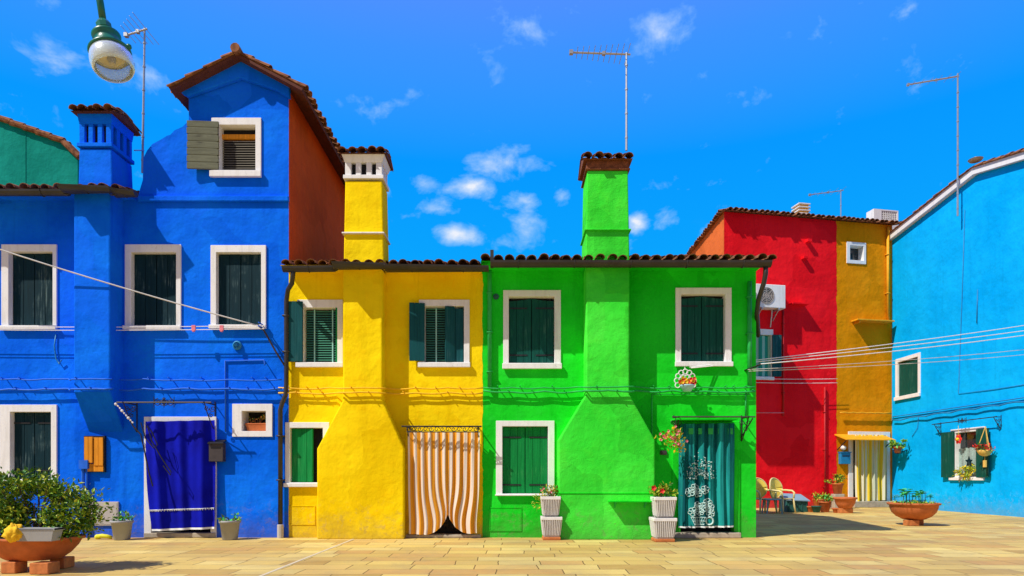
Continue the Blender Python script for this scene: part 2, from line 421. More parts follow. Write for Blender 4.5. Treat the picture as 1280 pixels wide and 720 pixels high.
def tile_roof(parent, o, a, s, width, length, name='roof', pitch=.205, course=.37, r=.082, rng=R, hip0=0, hip1=0):
    """roof slope of overlapping half-round tiles: o = eave corner, a = along the eave, s = up the slope"""
    o, a, s = Vector(o), Vector(a).normalized(), Vector(s).normalized(); n = a.cross(s).normalized()
    if n.z < 0: n = -n
    mb = MB(); seg = 6
    na = max(1, round(width/pitch)); nc = max(1, math.ceil(length/course)); p = width/na
    for i in range(na):
        for j in range(nc):
            L = min(course+.05, length-j*course)
            if L < .08: continue
            if (i+.5)*p < hip0*(j*course+.15) or width-(i+.5)*p < hip1*(j*course+.15): continue
            jx, jz, jl = rng.uniform(-.018,.018), rng.uniform(0,.024), rng.uniform(-.045,.03) if j == 0 else 0
            c0 = o + a*((i+.5)*p+jx) + s*(j*course+jl); c1 = c0 + s*(L-jl) + a*rng.uniform(-.012,.012)
            vs = []
            for c, rr, h in ((c0, r*1.04, .012+jz), (c1, r*.86, -.004)):
                for th in (1.0, .84):
                    vs += [c + a*(rr*th*math.cos(PI*q/seg)) + n*(h+rr*th*.85*math.sin(PI*q/seg)) for q in range(seg+1)]
            k = seg+1; fs = []
            for q in range(seg):
                fs += [(q, q+1, 2*k+q+1, 2*k+q), (k+q+1, k+q, 3*k+q, 3*k+q+1), (q+1, q, k+q, k+q+1), (2*k+q, 2*k+q+1, 3*k+q+1, 3*k+q)]
            mb.add(vs, fs)
    # channel tiles underneath, as a scalloped sheet
    m = na*4+1; vs = []
    for t in (0.02, length):
        w0, w1 = hip0*t, width-hip1*t
        vs += [o + a*(w0+(w1-w0)*q/(m-1)) + s*t + n*(-.012+.012*math.cos(PI*q/2)) for q in range(m)]
    mb.add(vs, [(q, q+1, m+q+1, m+q) for q in range(m-1)])
    return mb.build(name, M['tile'], parent)

def gutter(parent, pts, r=.085, name='gutter', hangers=True):
    """half-round gutter along points"""
    mb = MB(); n = 8
    P = [Vector(p) for p in pts]
    prev = None; vs = []; L = len(P)
    for k, p in enumerate(P):
        t = (P[min(k+1,L-1)]-P[max(k-1,0)]); t.z = 0; t.normalize()
        out = Vector((t.y, -t.x, 0))                    # right-hand side of the run = street side
        w = 1.0
        if 0 < k < L-1:
            t1 = (P[k]-P[k-1]).normalized(); w = 1/max(.5, t1.dot(t))
        for th in (1.0, .86):
            vs += [p + out*(r*th*w*math.cos(PI*q/n)) - Vector((0,0,1))*(r*1.05*th*math.sin(PI*q/n)) for q in range(n+1)]
    k2 = n+1; st = 2*k2; fs = []
    for k in range(L-1):
        for q in range(n):
            fs += [(k*st+q, (k+1)*st+q, (k+1)*st+q+1, k*st+q+1), (k*st+k2+q+1, (k+1)*st+k2+q+1, (k+1)*st+k2+q, k*st+k2+q)]
        for q in (0, n): fs.append((k*st+q, k*st+k2+q, (k+1)*st+k2+q, (k+1)*st+q))
    for k in (0, L-1): fs.append(tuple(k*st+q for q in range(n+1)))
    mb.add(vs, fs)
    if hangers:
        for k in range(L-1):
            d = P[k+1]-P[k]; m = max(1, int(d.length/.9)); t = d.normalized(); out = Vector((t.y, -t.x, 0))
            for i in range(m):
                c = P[k]+d*((i+.5)/m)
                mb.tube([c + out*(r*1.06*math.cos(PI*q/8)) - Vector((0,0,1))*(r*1.12*math.sin(PI*q/8)) for q in range(9)], .009, 4)
    return mb.build(name, M['gutter'], parent)

def leaf_boards(mb, x0, x1, z0, z1, y0, y1, n, arch=0.0, side=0, horizontal=False):
    """a shutter leaf of n boards; arch raises the side nearer the middle (side = +1 right, -1 left)"""
    if horizontal:
        for i in range(n):
            a, b = z0+(z1-z0)*i/n, z0+(z1-z0)*(i+1)/n
            mb.box(x0+R.uniform(-.006,.006), x1+R.uniform(-.006,.006), y0+R.uniform(0,.006), y1, a+.009, b-.009)
        mb.box(x0+.02, x1-.02, y0+.02, y1-.004, z0+.02, z1-.02)
        return
    for i in range(n):
        a, b = x0+(x1-x0)*i/n, x0+(x1-x0)*(i+1)/n
        def top(x):
            u = (x-x0)/(x1-x0); u = u if side > 0 else 1-u
            return z1 - arch*(1-u**2)*(1 if side else 0)
        q = R.uniform(0, .004)
        vs = [(a+.003,y0+q,z0),(b-.003,y0+q,z0),(b-.003,y0+q,top(b)),(a+.003,y0+q,top(a)),(a+.003,y1,z0),(b-.003,y1,z0),(b-.003,y1,top(b)),(a+.003,y1,top(a))]
        mb.add(vs, [(0,1,2,3),(5,4,7,6),(1,5,6,2),(4,0,3,7),(3,2,6,7),(4,5,1,0)])
    mb.box(x0+.004, x1-.004, y0+.016, y1-.002, z0+.01, z1-arch-.01)

def window(house, o, i, proud=.03, depth=.17, frame='white', sill=.03, y_back=.15, back='dark', bw=.0, name='window'):
    """o, i: outer and inner rectangle of the painted surround. returns the window object"""
    mb = MB(); mb.ring(o, i, -proud, depth)
    w = mb.build(name, M[frame], house, bevel=.006)
    if sill:
        s = MB(); s.box(o[0]-.015, o[1]+.015, -proud-.05, -proud+.003, o[2]-.01, i[2]-.012); s.build('sill', M[frame], w, bevel=.008)
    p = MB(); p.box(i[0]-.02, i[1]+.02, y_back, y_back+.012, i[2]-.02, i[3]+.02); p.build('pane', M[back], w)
    return w
def hole(o, i):
    return tuple((a+b)/2 for a, b in zip(o, i))
def shutter_pair(w, i, mat='shutter', y=.05, arch=0., boards=3, straps=True, gap=.004, mid=None):
    xm = (i[0]+i[1])/2 if mid is None else mid
    for k, (a, b, sd) in enumerate(((i[0]+.004, xm-gap, 1), (xm+gap, i[1]-.004, -1))):
        mb = MB(); leaf_boards(mb, a, b, i[2]+.008, i[3]-.01, y, y+.04, boards, arch, sd if arch else 0)
        lf = mb.build('shutter', M[mat], w, bevel=.003, seg=1)
        if straps:
            h = i[3]-i[2]
            for z in (i[2]+h*.13, i[3]-h*.16):
                s = MB(); s.box(a+(.0 if k == 0 else (b-a)*.18), b-((b-a)*.18 if k == 0 else 0), y-.008, y+.001, z-.013, z+.013)
                s.build('hinge_strap', M['iron'], lf)
def open_leaf(w, hx, z0, z1, width, ang, side, mat='shutter', boards=3, y=-.02, horizontal=False, n=6):
    """a leaf hinged at hx, opened: side -1 = hinged on the left; ang 0 = closed, 180 = flat on the wall"""
    mb = MB(); leaf_boards(mb, 0, width, z0, z1, -.02, .02, n if horizontal else boards, horizontal=horizontal)
    Mx = Matrix.Translation((hx, y, 0)) @ Matrix.Rotation(math.radians(-ang if side < 0 else 180+ang), 4, 'Z')
    mb.v = [tuple(Mx @ Vector(v)) for v in mb.v]
    return mb.build('shutter', M[mat], w, bevel=.003, seg=1)
def blind(w, i, y=.09, mat='blind', pitch=.045, tapes=(.28, .82)):
    mb = MB(); n = int((i[3]-i[2])/pitch)
    for k in range(n):
        z = i[2]+.02+k*pitch
        mb.add([(i[0]+.01,y-.012,z-.012),(i[1]-.01,y-.012,z-.012),(i[1]-.01,y+.014,z+.014),(i[0]+.01,y+.014,z+.014),
                (i[0]+.01,y-.012,z-.016),(i[1]-.01,y-.012,z-.016),(i[1]-.01,y+.014,z+.010),(i[0]+.01,y+.014,z+.010)], [(0,1,2,3),(7,6,5,4),(4,5,1,0)])
    b = mb.build('blind', M[mat], w)
    if tapes:
        t = MB()
        for u in tapes:
            x = i[0]+(i[1]-i[0])*u; t.box(x-.012, x+.012, y-.02, y-.016, i[2]+.01, i[3]-.01)
        t.build('blind_tape', M['tape'], b)
    return b

def bowed(mb, prof_fn, nu, nv):
    """grid surface with UVs from prof_fn(u, v) -> (x, y, z)"""
    b = len(mb.v); vs = []
    for j in range(nv+1):
        for i in range(nu+1):
            u, v = i/nu, j/nv
            vs.append(prof_fn(u, v)); mb.uv[b+len(vs)-1] = (u, v)
    w = nu+1
    mb.add(vs, [(j*w+i, j*w+i+1, (j+1)*w+i+1, (j+1)*w+i) for j in range(nv) for i in range(nu)])

def spiral(cx, cz, r0, turns, start, ccw=1, y=0.0, n=26):
    return [(cx + r0*(1-.85*k/n)*math.cos(start+ccw*2*PI*turns*k/n), y, cz + r0*(1-.85*k/n)*math.sin(start+ccw*2*PI*turns*k/n)) for k in range(n+1)]

def chimney(house, x0, x1, y0, y1, zb, zt, wallmat, head='white', cap_over=.1, slots=3, hh=.36, band=None, taper=.03, flare=.0, tilt=.24, headless=False):
    """stack with a slotted head and a two-slope cap of roof tiles"""
    st = MB(); st.taper(x0-taper, x1+taper, y0, y1+taper, zb, x0, x1, y0, y1, zt)
    c = st.build('chimney', M[wallmat], house, bevel=.02)
    if band:
        b = MB(); b.box(x0-.05, x1+.05, y0-.05, y1+.05, band, band+.03)
        b.build('chimney_band', M[head if head == 'white' else wallmat], c, bevel=.01)
    h = MB(); e = flare
    if headless:
        h.taper(x0-.02, x1+.02, y0-.02, y1+.02, zt, x0-.01, x1+.01, y0-.01, y1+.01, zt+hh)
        h.box(x0-.035, x1+.035, y0-.035, y1+.035, zt+.002, zt+.03)
    else:
        zl, zh = zt+.1, zt+hh*.72
        h.box(x0-.03, x1+.03, y0-.03, y1+.03, zt+.03, zl)
        w, d = x1-x0, y1-y0; pw = w/(slots*2+1)
        for k in range(slots+1):
            a, b2 = x0+k*2*pw*1.0, x0+k*2*pw+pw
            if k == 0: a, b2 = x0, x0+pw*1.15
            if k == slots: a, b2 = x1-pw*1.15, x1
            h.box(a, b2, y0, y0+.07, zl, zh); h.box(a, b2, y1-.07, y1, zl, zh)
        pd = (d-.14)/(slots*2-1)
        for k in range(slots-1):
            a = y0+.07+pd+k*2*pd
            for xx in (x0, x1-.07): h.box(xx, xx+.07, a, a+pd, zl, zh)
        h.taper(x0-.004, x1+.004, y0-.004, y1+.004, zh, x0-.004-e, x1+.004+e, y0-.004-e, y1+.004+e, zt+hh)
    hd = h.build('chimney_head', M[head], c, bevel=.008)
    if not headless:
        v = MB(); v.box(x0+.075, x1-.075, y0+.075, y1-.075, zt+.09, zt+hh*.75); v.build('flue', M['dark'], hd)
    X0, X1, Y0, Y1 = x0-cap_over-e, x1+cap_over+e, y0-cap_over-e, y1+cap_over+e
    half = (Y1-Y0)/2; z = zt+hh+.005; rise = half*tilt
    sup = MB(); sup.prism([(0,0),(2*half,0),(half,rise-.01)], X0+.02, X1-.02)
    sup.v = [(v[1], Y0+v[0], z+v[2]-.004) for v in sup.v]
    sup.build('cap_bed', M['oldbrick' if headless else 'verge'], c)
    L = math.hypot(half, rise)
    t1 = tile_roof(c, (X0, Y0-.02, z), (1,0,0), (0, half, rise), X1-X0, L+.02, 'cap_tiles', pitch=.17, course=.3, r=.08)
    t2 = tile_roof(c, (X1, Y1+.02, z), (-1,0,0), (0, -half, rise), X1-X0, L+.02, 'cap_tiles', pitch=.17, course=.3, r=.08)
    return c, z+rise

# ------------------------------------------------------------------ camera, world, sun
cam = bpy.data.cameras.new('camera'); co = bpy.data.objects.new('camera', cam); link(co)
co.location = (0, CAM_Y, EYE); co.rotation_euler = (PI/2, 0, 0)
cam.sensor_width = 36; cam.lens = F/1280*36; cam.shift_y = (CY-360)/1280; cam.clip_end = 3000; cam.clip_start = .05
scene.camera = co
SUN = Vector((1.5, 1.0, -2.12)).normalized()
sl = bpy.data.lights.new('sun', 'SUN'); so = bpy.data.objects.new('sun', sl); link(so)
so.rotation_euler = SUN.to_track_quat('-Z', 'Y').to_euler(); so.location = (-20, -10, 30)
sl.energy = 5.0; sl.angle = math.radians(.5); sl.color = (1, .95, .87)

w = bpy.data.worlds.new('World'); scene.world = w; w.use_nodes = True
T = w.node_tree
class WN(NT):
    def __init__(s): s.t = T; s.tc = T.nodes.new('ShaderNodeTexCoord')
W = WN()
sky = W.n('ShaderNodeTexSky', sky_type='NISHITA'); sky.sun_disc = False
sky.sun_elevation = math.asin(-SUN.z); sky.sun_rotation = math.atan2(-SUN.x, -SUN.y); sky.altitude = 0; sky.air_density = 1; sky.dust_density = .3; sky.ozone_density = 3
nv = W.n('ShaderNodeVectorMath', operation='NORMALIZE'); W.l(W.tc.outputs['Generated'], nv.inputs[0]); DV = nv.outputs[0]
sp = W.n('ShaderNodeSeparateXYZ'); W.l(DV, sp.inputs[0])
rp = W.n('ShaderNodeValToRGB'); W.l(W.mapr(sp.outputs['Z'], 0, .7), rp.inputs[0])
SKYG = [(0, (.06,.60,1.0)), (.35, (.0,.41,1.0)), (.62, (.0,.32,1.02)), (.78, (.045,.30,1.04)), (1, (.15,.25,1.05))]
e = rp.color_ramp.elements
e[0].position, e[0].color = SKYG[0][0], (*SKYG[0][1], 1); e[1].position, e[1].color = 1, (*SKYG[-1][1], 1)
for p, c in SKYG[1:-1]:
    x = e.new(p); x.color = (*c, 1)
GAIN = 10.0
tint = W.mix(1, rp.outputs[0], (GAIN, GAIN, GAIN), 'MULTIPLY')
base = W.mix(.98, sky.outputs[0], tint)
# clouds: puffs around given directions, broken up by noise
nz = W.n('ShaderNodeTexNoise'); nz.inputs['Scale'].default_value = 13; nz.inputs['Detail'].default_value = 9; nz.inputs['Roughness'].default_value = .6; nz.inputs['Distortion'].default_value = .25
mpn = W.n('ShaderNodeMapping'); mpn.inputs['Scale'].default_value = (1, 1, 1.5); W.l(DV, mpn.inputs['Vector']); W.l(mpn.outputs[0], nz.inputs['Vector'])
def cloud(px, py, r, squash, dens):
    d = Vector((px-CX, F, CY-py)).normalized()
    s = W.n('ShaderNodeVectorMath', operation='SUBTRACT'); W.l(DV, s.inputs[0]); s.inputs[1].default_value = d
    q = W.n('ShaderNodeVectorMath', operation='MULTIPLY'); W.l(s.outputs[0], q.inputs[0]); q.inputs[1].default_value = (1, 1, squash)
    L = W.n('ShaderNodeVectorMath', operation='LENGTH'); W.l(q.outputs[0], L.inputs[0])
    return W.mapr(L.outputs['Value'], 0, r/F, dens, 0)
acc = None
for c in [(573,292,46,2.6,1.0),(634,204,54,2.3,.80),(588,233,40,2.5,.76),(656,251,34,2.6,.88),(702,246,28,1.4,.74),(547,262,34,2,.5),(795,277,24,1.4,.75),(840,277,28,1.4,.65),
          (478,238,30,2,.62),(532,230,26,2,.6),(438,137,54,3.4,.55),(645,35,100,2.2,.32),(700,38,46,1.2,.34),(815,32,52,2.0,.48),(1028,30,44,1.5,.52),(85,72,70,2.2,.38),(140,90,60,1.6,.34),(190,105,46,1.6,.34),(880,288,30,1.6,.7),(655,292,50,2.0,.5)]:
    k = cloud(*c); acc = k if acc is None else W.math('MAXIMUM', acc, k)
den = W.math('ADD', acc, W.mapr(nz.outputs['Fac'], .3, .72, -.62, .36))
mask = W.mapr(den, .10, .85, 0, .95)
# bluish fill light added to the unseen sky behind the camera, broken by noise
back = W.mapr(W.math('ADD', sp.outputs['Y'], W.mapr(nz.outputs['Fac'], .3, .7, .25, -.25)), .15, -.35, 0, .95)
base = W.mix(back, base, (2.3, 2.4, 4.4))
wisp = W.mapr(W.noise(5, 7, vec=mpn.outputs[0], rough=.7), .65, .95, 0, .04)
base = W.mix(wisp, base, (2, 6.5, 10))
col = W.mix(mask, base, W.mix(mask, (3.0, 6.5, 9.8), (9.2, 9.3, 9.8)))
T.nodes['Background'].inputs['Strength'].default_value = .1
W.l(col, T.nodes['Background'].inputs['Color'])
scene.view_settings.view_transform = 'Standard'; scene.view_settings.look = 'None'; scene.view_settings.exposure = 0; scene.view_settings.gamma = 1

# ------------------------------------------------------------------ ground
g = MB(); g.box(-300, 300, -60, 500, -.3, 0); tag(g.build('pavement', M['paving']), kind='structure')
g = MB(); g.box(-2.885, -2.84, -14, -.30, -.01, .004)
tag(g.build('kerb_strip', M['kerb'], bevel=.003), kind='structure')

def paint_edge(parent, x, z0, z1, mat, amp=.022, y=-.003, seed=0):
    """ragged brush edge where one colour laps over its neighbour"""
    n = int((z1-z0)/.035); vs = []
    for k in range(n+1):
        z = z0+(z1-z0)*k/n; w_ = amp*(.5+.9*noise.noise((seed, z*3.1, 0))+.5*noise.noise((seed, z*14, 5)))
        vs += [(x-.012, y, z), (x+max(.0015, w_), y, z)]
    m = MB(); m.add(vs, [(2*k, 2*k+1, 2*k+3, 2*k+2) for k in range(n)]); return m.build('paint_edge', M[mat], parent)

# ================================================================== BLUE HOUSE
def grp_windows(*a): pass
FB = Frame(-7.5, 0); P = FB.P
bh = thing('house', 'bright blue plastered house with a tall gabled upper storey and rust orange flank', 'house', FB.o)
XL = -6.5; xs = P(172,250)[0]; xr = P(361,250)[0]; z1 = P(0,250)[1]
wins = {'a': ((3,306,72,412),(12,315,67,407)), 'b': ((157,306,227,412),(165,316,221,407)), 'c': ((264,307,333,411),(271,316,327,406)), 'd': ((1,506,72,604),(14,515,65,599))}
wr = {k: (FB.rect(*a), FB.rect(*b)) for k, (a, b) in wins.items()}
niche = (FB.rect(291,505,341,546), FB.rect(303,514,333,539))
dorm = (FB.rect(265,148,327,222), FB.rect(275,157,320,214))
door = (FB.rect(181,521,271,672), FB.rect(190,529,264,664))
mb = MB()
hs = [hole(*v) for v in wr.values()]+[hole(*niche), (hole(*door)[0], hole(*door)[1], -.2, hole(*door)[3])]
zlow = 6.30
wall_grid(mb, XL, xs, 0, zlow, hs); wall_grid(mb, xs, xr, 0, z1, hs)
xd = P(236,150)[0]; zg = P(0,112)[1]
wall_grid(mb, xd, xr, z1, zg, [hole(*dorm)])
xm = P(299,80)[0]; zr = 8.72
mb.add([(xd,0,zg),(xr,0,zg),(xm,0,zr)], [(0,1,2)])
prof = [(172,250),(236,250),(236,151),(228,158.5),(218,163),(213,168.5),(209,169.5),(200,175),(190.5,180),(184,188),(179.5,197),(178.5,225),(174,240)]
mb.prism([P(*q) for q in prof], 0, .3)
mb.add([(xs,0,zlow),(xs,.3,zlow),(xs,.3,z1),(xs,0,z1)], [(0,1,2,3)])
# rust orange flank, back, upper-storey left side, left end
mb.add([(xr,0,0),(xr,7,0),(xr,7,zg),(xr,0,zg)], [(0,1,2,3)], 1)
mb.add([(xd,7,5.8),(xd,0,5.8),(xd,0,zg),(xd,7,zg)], [(0,1,2,3)], 0)
mb.add([(xr,7,0),(XL,7,0),(XL,7,zlow),(xd,7,zlow),(xd,7,zg),(xm,7,zr),(xr,7,zg)], [(0,1,2,3,4,5,6)], 0)
mb.add([(XL,7,0),(XL,0,0),(XL,0,zlow),(XL,3.3,7.3),(XL,7,zlow)], [(0,1,2,3,4)], 0)
mb.add([(XL,.01,zlow-.06),(xs,.01,zlow-.06),(xs,-.5,zlow-.09),(XL,-.5,zlow-.09)], [(0,1,2,3)], 0)
mb.build('wall', [M['blue'], M['rust']], bh)
# gable cornice band, string course
c = MB()
gc = [(237,124),(303,101),(347,116),(364,126),(364,105),(297,73),(224,108),(224,116),(236,133)]
gp = [P(*q) for q in gc]
c.prism([gp[0], gp[1], gp[2], gp[3], gp[4], gp[5], gp[6], gp[7]][::1], -.10, -.002)
c.build('gable_cornice', M['blue'], bh, bevel=.02)
c = MB(); c.box(P(174,0)[0], xr+.01, -.06, .01, P(0,253)[1], P(0,246)[1]); c.build('string_course', M['blue'], bh, bevel=.015)
# chimney breast with corbelled foot and the chimney above
a = P(92,490,.40); b = P(137.5,490,.40); zf = P(0,541)[1]
c = MB(); c.add([(a[0],-.4,a[1]),(b[0],-.4,b[1]),(b[0],-.4,zlow-.04),(a[0],-.4,zlow-.04),(a[0],.01,zf),(b[0],.01,zf),(b[0],.01,zlow-.04),(a[0],.01,zlow-.04)],
                [(0,1,2,3),(4,5,1,0),(1,5,6,2),(4,0,3,7),(3,2,6,7)])
c.build('chimney_breast', M['blue'], bh, bevel=.025)
ct = P(99,186,.4)[1]
chimney(bh, P(99,186,.4)[0], P(139,186,.4)[0], -.4, .24, zlow-.02, ct, 'blue', 'blue', cap_over=.09, hh=.62, taper=.02, flare=.02, tilt=.35)
# roofs
gz = 6.20
tile_roof(bh, (XL-.2,-.46,gz+.05), (1,0,0), (0,1,.28), xs-XL+.18, 3.92)
tile_roof(bh, (xs,6.9,gz+.06), (-1,0,0), (0,-1,.28), xs-XL+.2, 3.75)
er = (-3.79+7.5, 8.17); el = (-6.21+7.5, 8.17); rg = (-4.98+7.5, 8.80)
mr = MB(); mr.add([(el[0],-.26,el[1]),(rg[0],-.26,rg[1]),(er[0],-.26,er[1]),(er[0]-.02,-.26,er[1]-.045),(rg[0],-.26,rg[1]-.05),(el[0]+.02,-.26,el[1]-.045),
                   (el[0],7.1,el[1]),(rg[0],7.1,rg[1]),(er[0],7.1,er[1]),(er[0]-.02,7.1,er[1]-.045),(rg[0],7.1,rg[1]-.05),(el[0]+.02,7.1,el[1]-.045)],
                  [(0,5,4,1),(1,4,3,2),(6,7,10,11),(7,8,9,10),(0,1,7,6),(1,2,8,7),(5,11,10,4),(4,10,9,3),(2,3,9,8),(0,6,11,5)])
mr.build('roof_bed', M['verge'], bh)
d = Vector((rg[0]-er[0],0,rg[1]-er[1])); tile_roof(bh, (er[0]+.03,-.28,er[1]+.01), (0,1,0), d, 7.4, d.length)
d = Vector((rg[0]-el[0],0,rg[1]-el[1])); tile_roof(bh, (el[0]-.03,7.1,el[1]+.01), (0,-1,0), d, 7.4, d.length)
rt = MB()
for k in range(18):
    y = -.36+k*.42
    rt.tube([(rg[0],y,rg[1]+.045),(rg[0],y+.45,rg[1]+.03)], .085, 10, r1=.075)
rt.build('ridge_tiles', M['tile'], bh)
gl, gr = P(97,240,.40)[0]-.1, P(140,240,.40)[0]+.1
gutter(bh, [(XL-.2,-.50,gz),(gl,-.50,gz),(gl,-.60,gz+.01),(gr,-.60,gz+.01),(gr,-.46,gz),(P(170,240,.46)[0],-.46,gz)])
# windows
for k in 'abcd':
    o, i = wr[k]
    wn = window(bh, o, i); shutter_pair(wn, i, 'shutter_black', y=.07, boards=2, straps=(k == 'd'))
wn = window(bh, *niche, sill=0, y_back=.30, depth=.3); wn.name = 'wall_niche'
wn = window(bh, *dorm, y_back=.16); blind(wn, (dorm[1][0],dorm[1][1],dorm[1][2],dorm[1][3]-.18), y=.10, mat='blindgrey', tapes=())
c = MB(); c.box(dorm[1][0], dorm[1][1], .08, .14, dorm[1][3]-.2, dorm[1][3]-.12); c.build('blind_box', M['orangewood'], wn)
open_leaf(wn, dorm[1][0], P(0,214.5)[1], P(0,154)[1], .56, 176, -1, 'greywood', horizontal=True, n=7, y=-.06)
c = MB(); leaf_boards(c, 0, .5, P(0,212)[1], P(0,157)[1], 0, .04, 3)
Mx = Matrix.Translation((dorm[1][0]+.012,-.02,0)) @ Matrix.Rotation(math.radians(72), 4, 'Z'); c.v = [tuple(Mx @ Vector(v)) for v in c.v]
# door
def doorway(h, o, i, frame='white', step=None, panel='dark', sh=.06):
    mb = MB(); zt = o[3]
    for x0, x1 in ((o[0], i[0]), (i[1], o[1])): mb.box(x0, x1, -.03, .2, 0, i[3])
    mb.box(o[0], o[1], -.03, .2, i[3], zt)
    dr = mb.build('doorway', M[frame], h, bevel=.006)
    p = MB(); p.box(i[0]-.05, i[1]+.05, .17, .2, 0, i[3]+.05)
    w = (i[1]-i[0])/2
    for k in range(2):
        for za, zb in ((.15,.8),(.95,i[3]-.15)): p.ring((i[0]+k*w+.06,i[0]+(k+1)*w-.06,za,zb),(i[0]+k*w+.1,i[0]+(k+1)*w-.1,za+.04,zb-.04), .15, .171)
    p.build('door', M[panel], dr)
    st = MB(); st.box(o[0]+.01, o[1]-.01, -sh, .16, 0.002, (step or .10)); st.build('doorstep', M['step'], dr, bevel=.012)
    return dr
doorway(bh, *door, step=.09)

# ================================================================== YELLOW HOUSE
FY = Frame(-2.4, 0); P = FY.P
yh = thing('house', 'small yellow house with a flared chimney breast between the blue and green houses', 'house', FY.o)
x0, x1 = P(361,0)[0]+.0, P(602.5,0)[0]; zw = 4.93
Y1 = (FY.rect(372,375,429,459), FY.rect(380,385,422,453)); Y2 = (FY.rect(524,375,587,459), FY.rect(531,383,580,453)); Y3 = (FY.rect(357,528,412,608), FY.rect(363,535,404,603))
YD = (FY.rect(507,537,602,672), FY.rect(514,543,592,660))
mb = MB(); wall_grid(mb, x0, x1, 0, zw, [hole(*Y1), hole(*Y2), hole(*Y3), (hole(*YD)[0], hole(*YD)[1], -.2, hole(*YD)[3])])
shell(mb, x0+.012, x1-.012, 7, zw, y0=.0)
mb.add([(x0,.01,zw-.03),(x1,.01,zw-.03),(x1,-.46,zw-.03),(x0,-.46,zw-.03)], [(0,1,2,3)])
mb.build('wall', M['yellow'], yh)
paint_edge(yh, x1, .02, zw-.05, 'yellow', seed=3)
BD = .30
def breast(h, neck, low, z_top, depth, mat, f=None):
    """neck: px (x0, x1, y of flare start), low: px (x0, x1, y of flare end)"""
    n0, n1 = f.P(neck[0],neck[2],depth), f.P(neck[1],neck[2],depth); l0, l1 = f.P(low[0],low[2],depth), f.P(low[1],low[2],depth)
    poly = [(l0[0],-.01),(l1[0],-.01),l1,(n1[0],n1[1]),(n1[0],z_top),(n0[0],z_top),(n0[0],n0[1]),l0]
    m = MB(); m.prism(poly, -depth, .02)
    return m.build('chimney_breast', M[mat], h, bevel=.03, seg=3)
yb = breast(yh, (428.5,478,500), (396,505,561), zw-.04, BD, 'yellow', FY)
cx0, cx1 = P(430,222,BD)[0], P(479,222,BD)[0]
chimney(yh, cx0+.02, cx1-.02, -BD, .20, zw-.03, P(0,226,BD)[1], 'yellow', 'white', cap_over=.05, hh=.46, flare=.05, band=P(0,293,BD)[1], tilt=.36, slots=3)
gz = 4.86
tile_roof(yh, (x0,-.44,gz+.05), (1,0,0), (0,1,.27), x1-x0, 4.1); tile_roof(yh, (x1,7.2,gz+.05), (-1,0,0), (0,-1,.27), x1-x0, 4.0)
a, b = P(420,0,.4)[0], P(484,0,.4)[0]
gutter(yh, [(P(354,0,.48)[0],-.48,gz-.01),(a,-.48,gz),(a+.02,-.56,gz+.02),(b-.02,-.56,gz+.02),(b,-.48,gz),(P(611,0,.48)[0],-.48,gz)])
w1 = window(yh, *Y1, y_back=.16); blind(w1, Y1[1])
z0, z1 = P(0,453)[1], P(0,378)[1]
open_leaf(w1, Y1[1][0]+.0, z0, z1, .31, 178, -1, 'shutter_teal', y=-.06); open_leaf(w1, Y1[1][1]-.01, z0, z1, .34, -98, 1, 'shutter_bright', y=-.03, boards=2)
w2 = window(yh, *Y2, y_back=.16); blind(w2, Y2[1])
open_leaf(w2, Y2[1][0]+.01, P(0,452)[1], P(0,380)[1], .29, 172, -1, 'shutter_teal', y=-.05)
xm = P(557,0)[0]
mb = MB(); leaf_boards(mb, Y2[1][1]-.17, Y2[1][1]-.01, Y2[1][2]+.01, Y2[1][3]-.04, .01, .05, 1); mb.build('shutter', M['shutter_teal'], w2, bevel=.003, seg=1)
open_leaf(w2, Y2[1][1]-.17, Y2[1][2]+.01, Y2[1][3]-.01, .19, 22, 1, 'shutter_teal', boards=1, y=.01)
w3 = window(yh, *Y3, y_back=.14)
mb = MB(); leaf_boards(mb, Y3[1][0]+.01, Y3[1][0]+.19, Y3[1][2]+.01, Y3[1][3]-.01, .05, .09, 1); mb.build('shutter', M['shutter_bright'], w3)
open_leaf(w3, Y3[1][0]+.19, Y3[1][2]+.01, Y3[1][3]-.01, .24, 15, -1, 'shutter_bright', boards=2, y=.06)
yd = doorway(yh, *YD, frame='yellow', step=.06, sh=.1)
mb = MB(); r_ = FY.rect(361,632,394,656); mb.ring(r_, (r_[0]+.015,r_[1]-.015,r_[2]+.015,r_[3]-.015), -.012, .002); mb.box(r_[0]+.018,r_[1]-.018,-.006,.001,r_[2]+.018,r_[3]-.018); mb.build('meter_hatch', M['yellow'], yh)
# black downpipe at the blue / yellow join
dp = MB()
pts = [(367,334,.48),(366,344,.48),(365,354,.42),(360,362,.12),(358,376,.09),(358,480,.09),(357,494,.09),(353,503,.09),(350.5,512,.08),(350.5,655,.08)]
dp.tube([(P(x,y,o)[0],-o,P(x,y,o)[1]) for x,y,o in pts], .042, 10)
for y in (395, 440, 545, 600): q = P(350.5 if y > 500 else 358, y, .08); dp.box(q[0]-.06, q[0]+.06, -.135, 0, q[1]-.012, q[1]+.012)
o = dp.build('downpipe', M['gutter'], yh, smooth=True)
q = P(350.5,663,.08); dp = MB(); dp.lathe([(.058,0),(.058,.24),(.05,.25)], (q[0],-.08,0), 12); dp.build('drain_shoe', M['greypaint'], o)

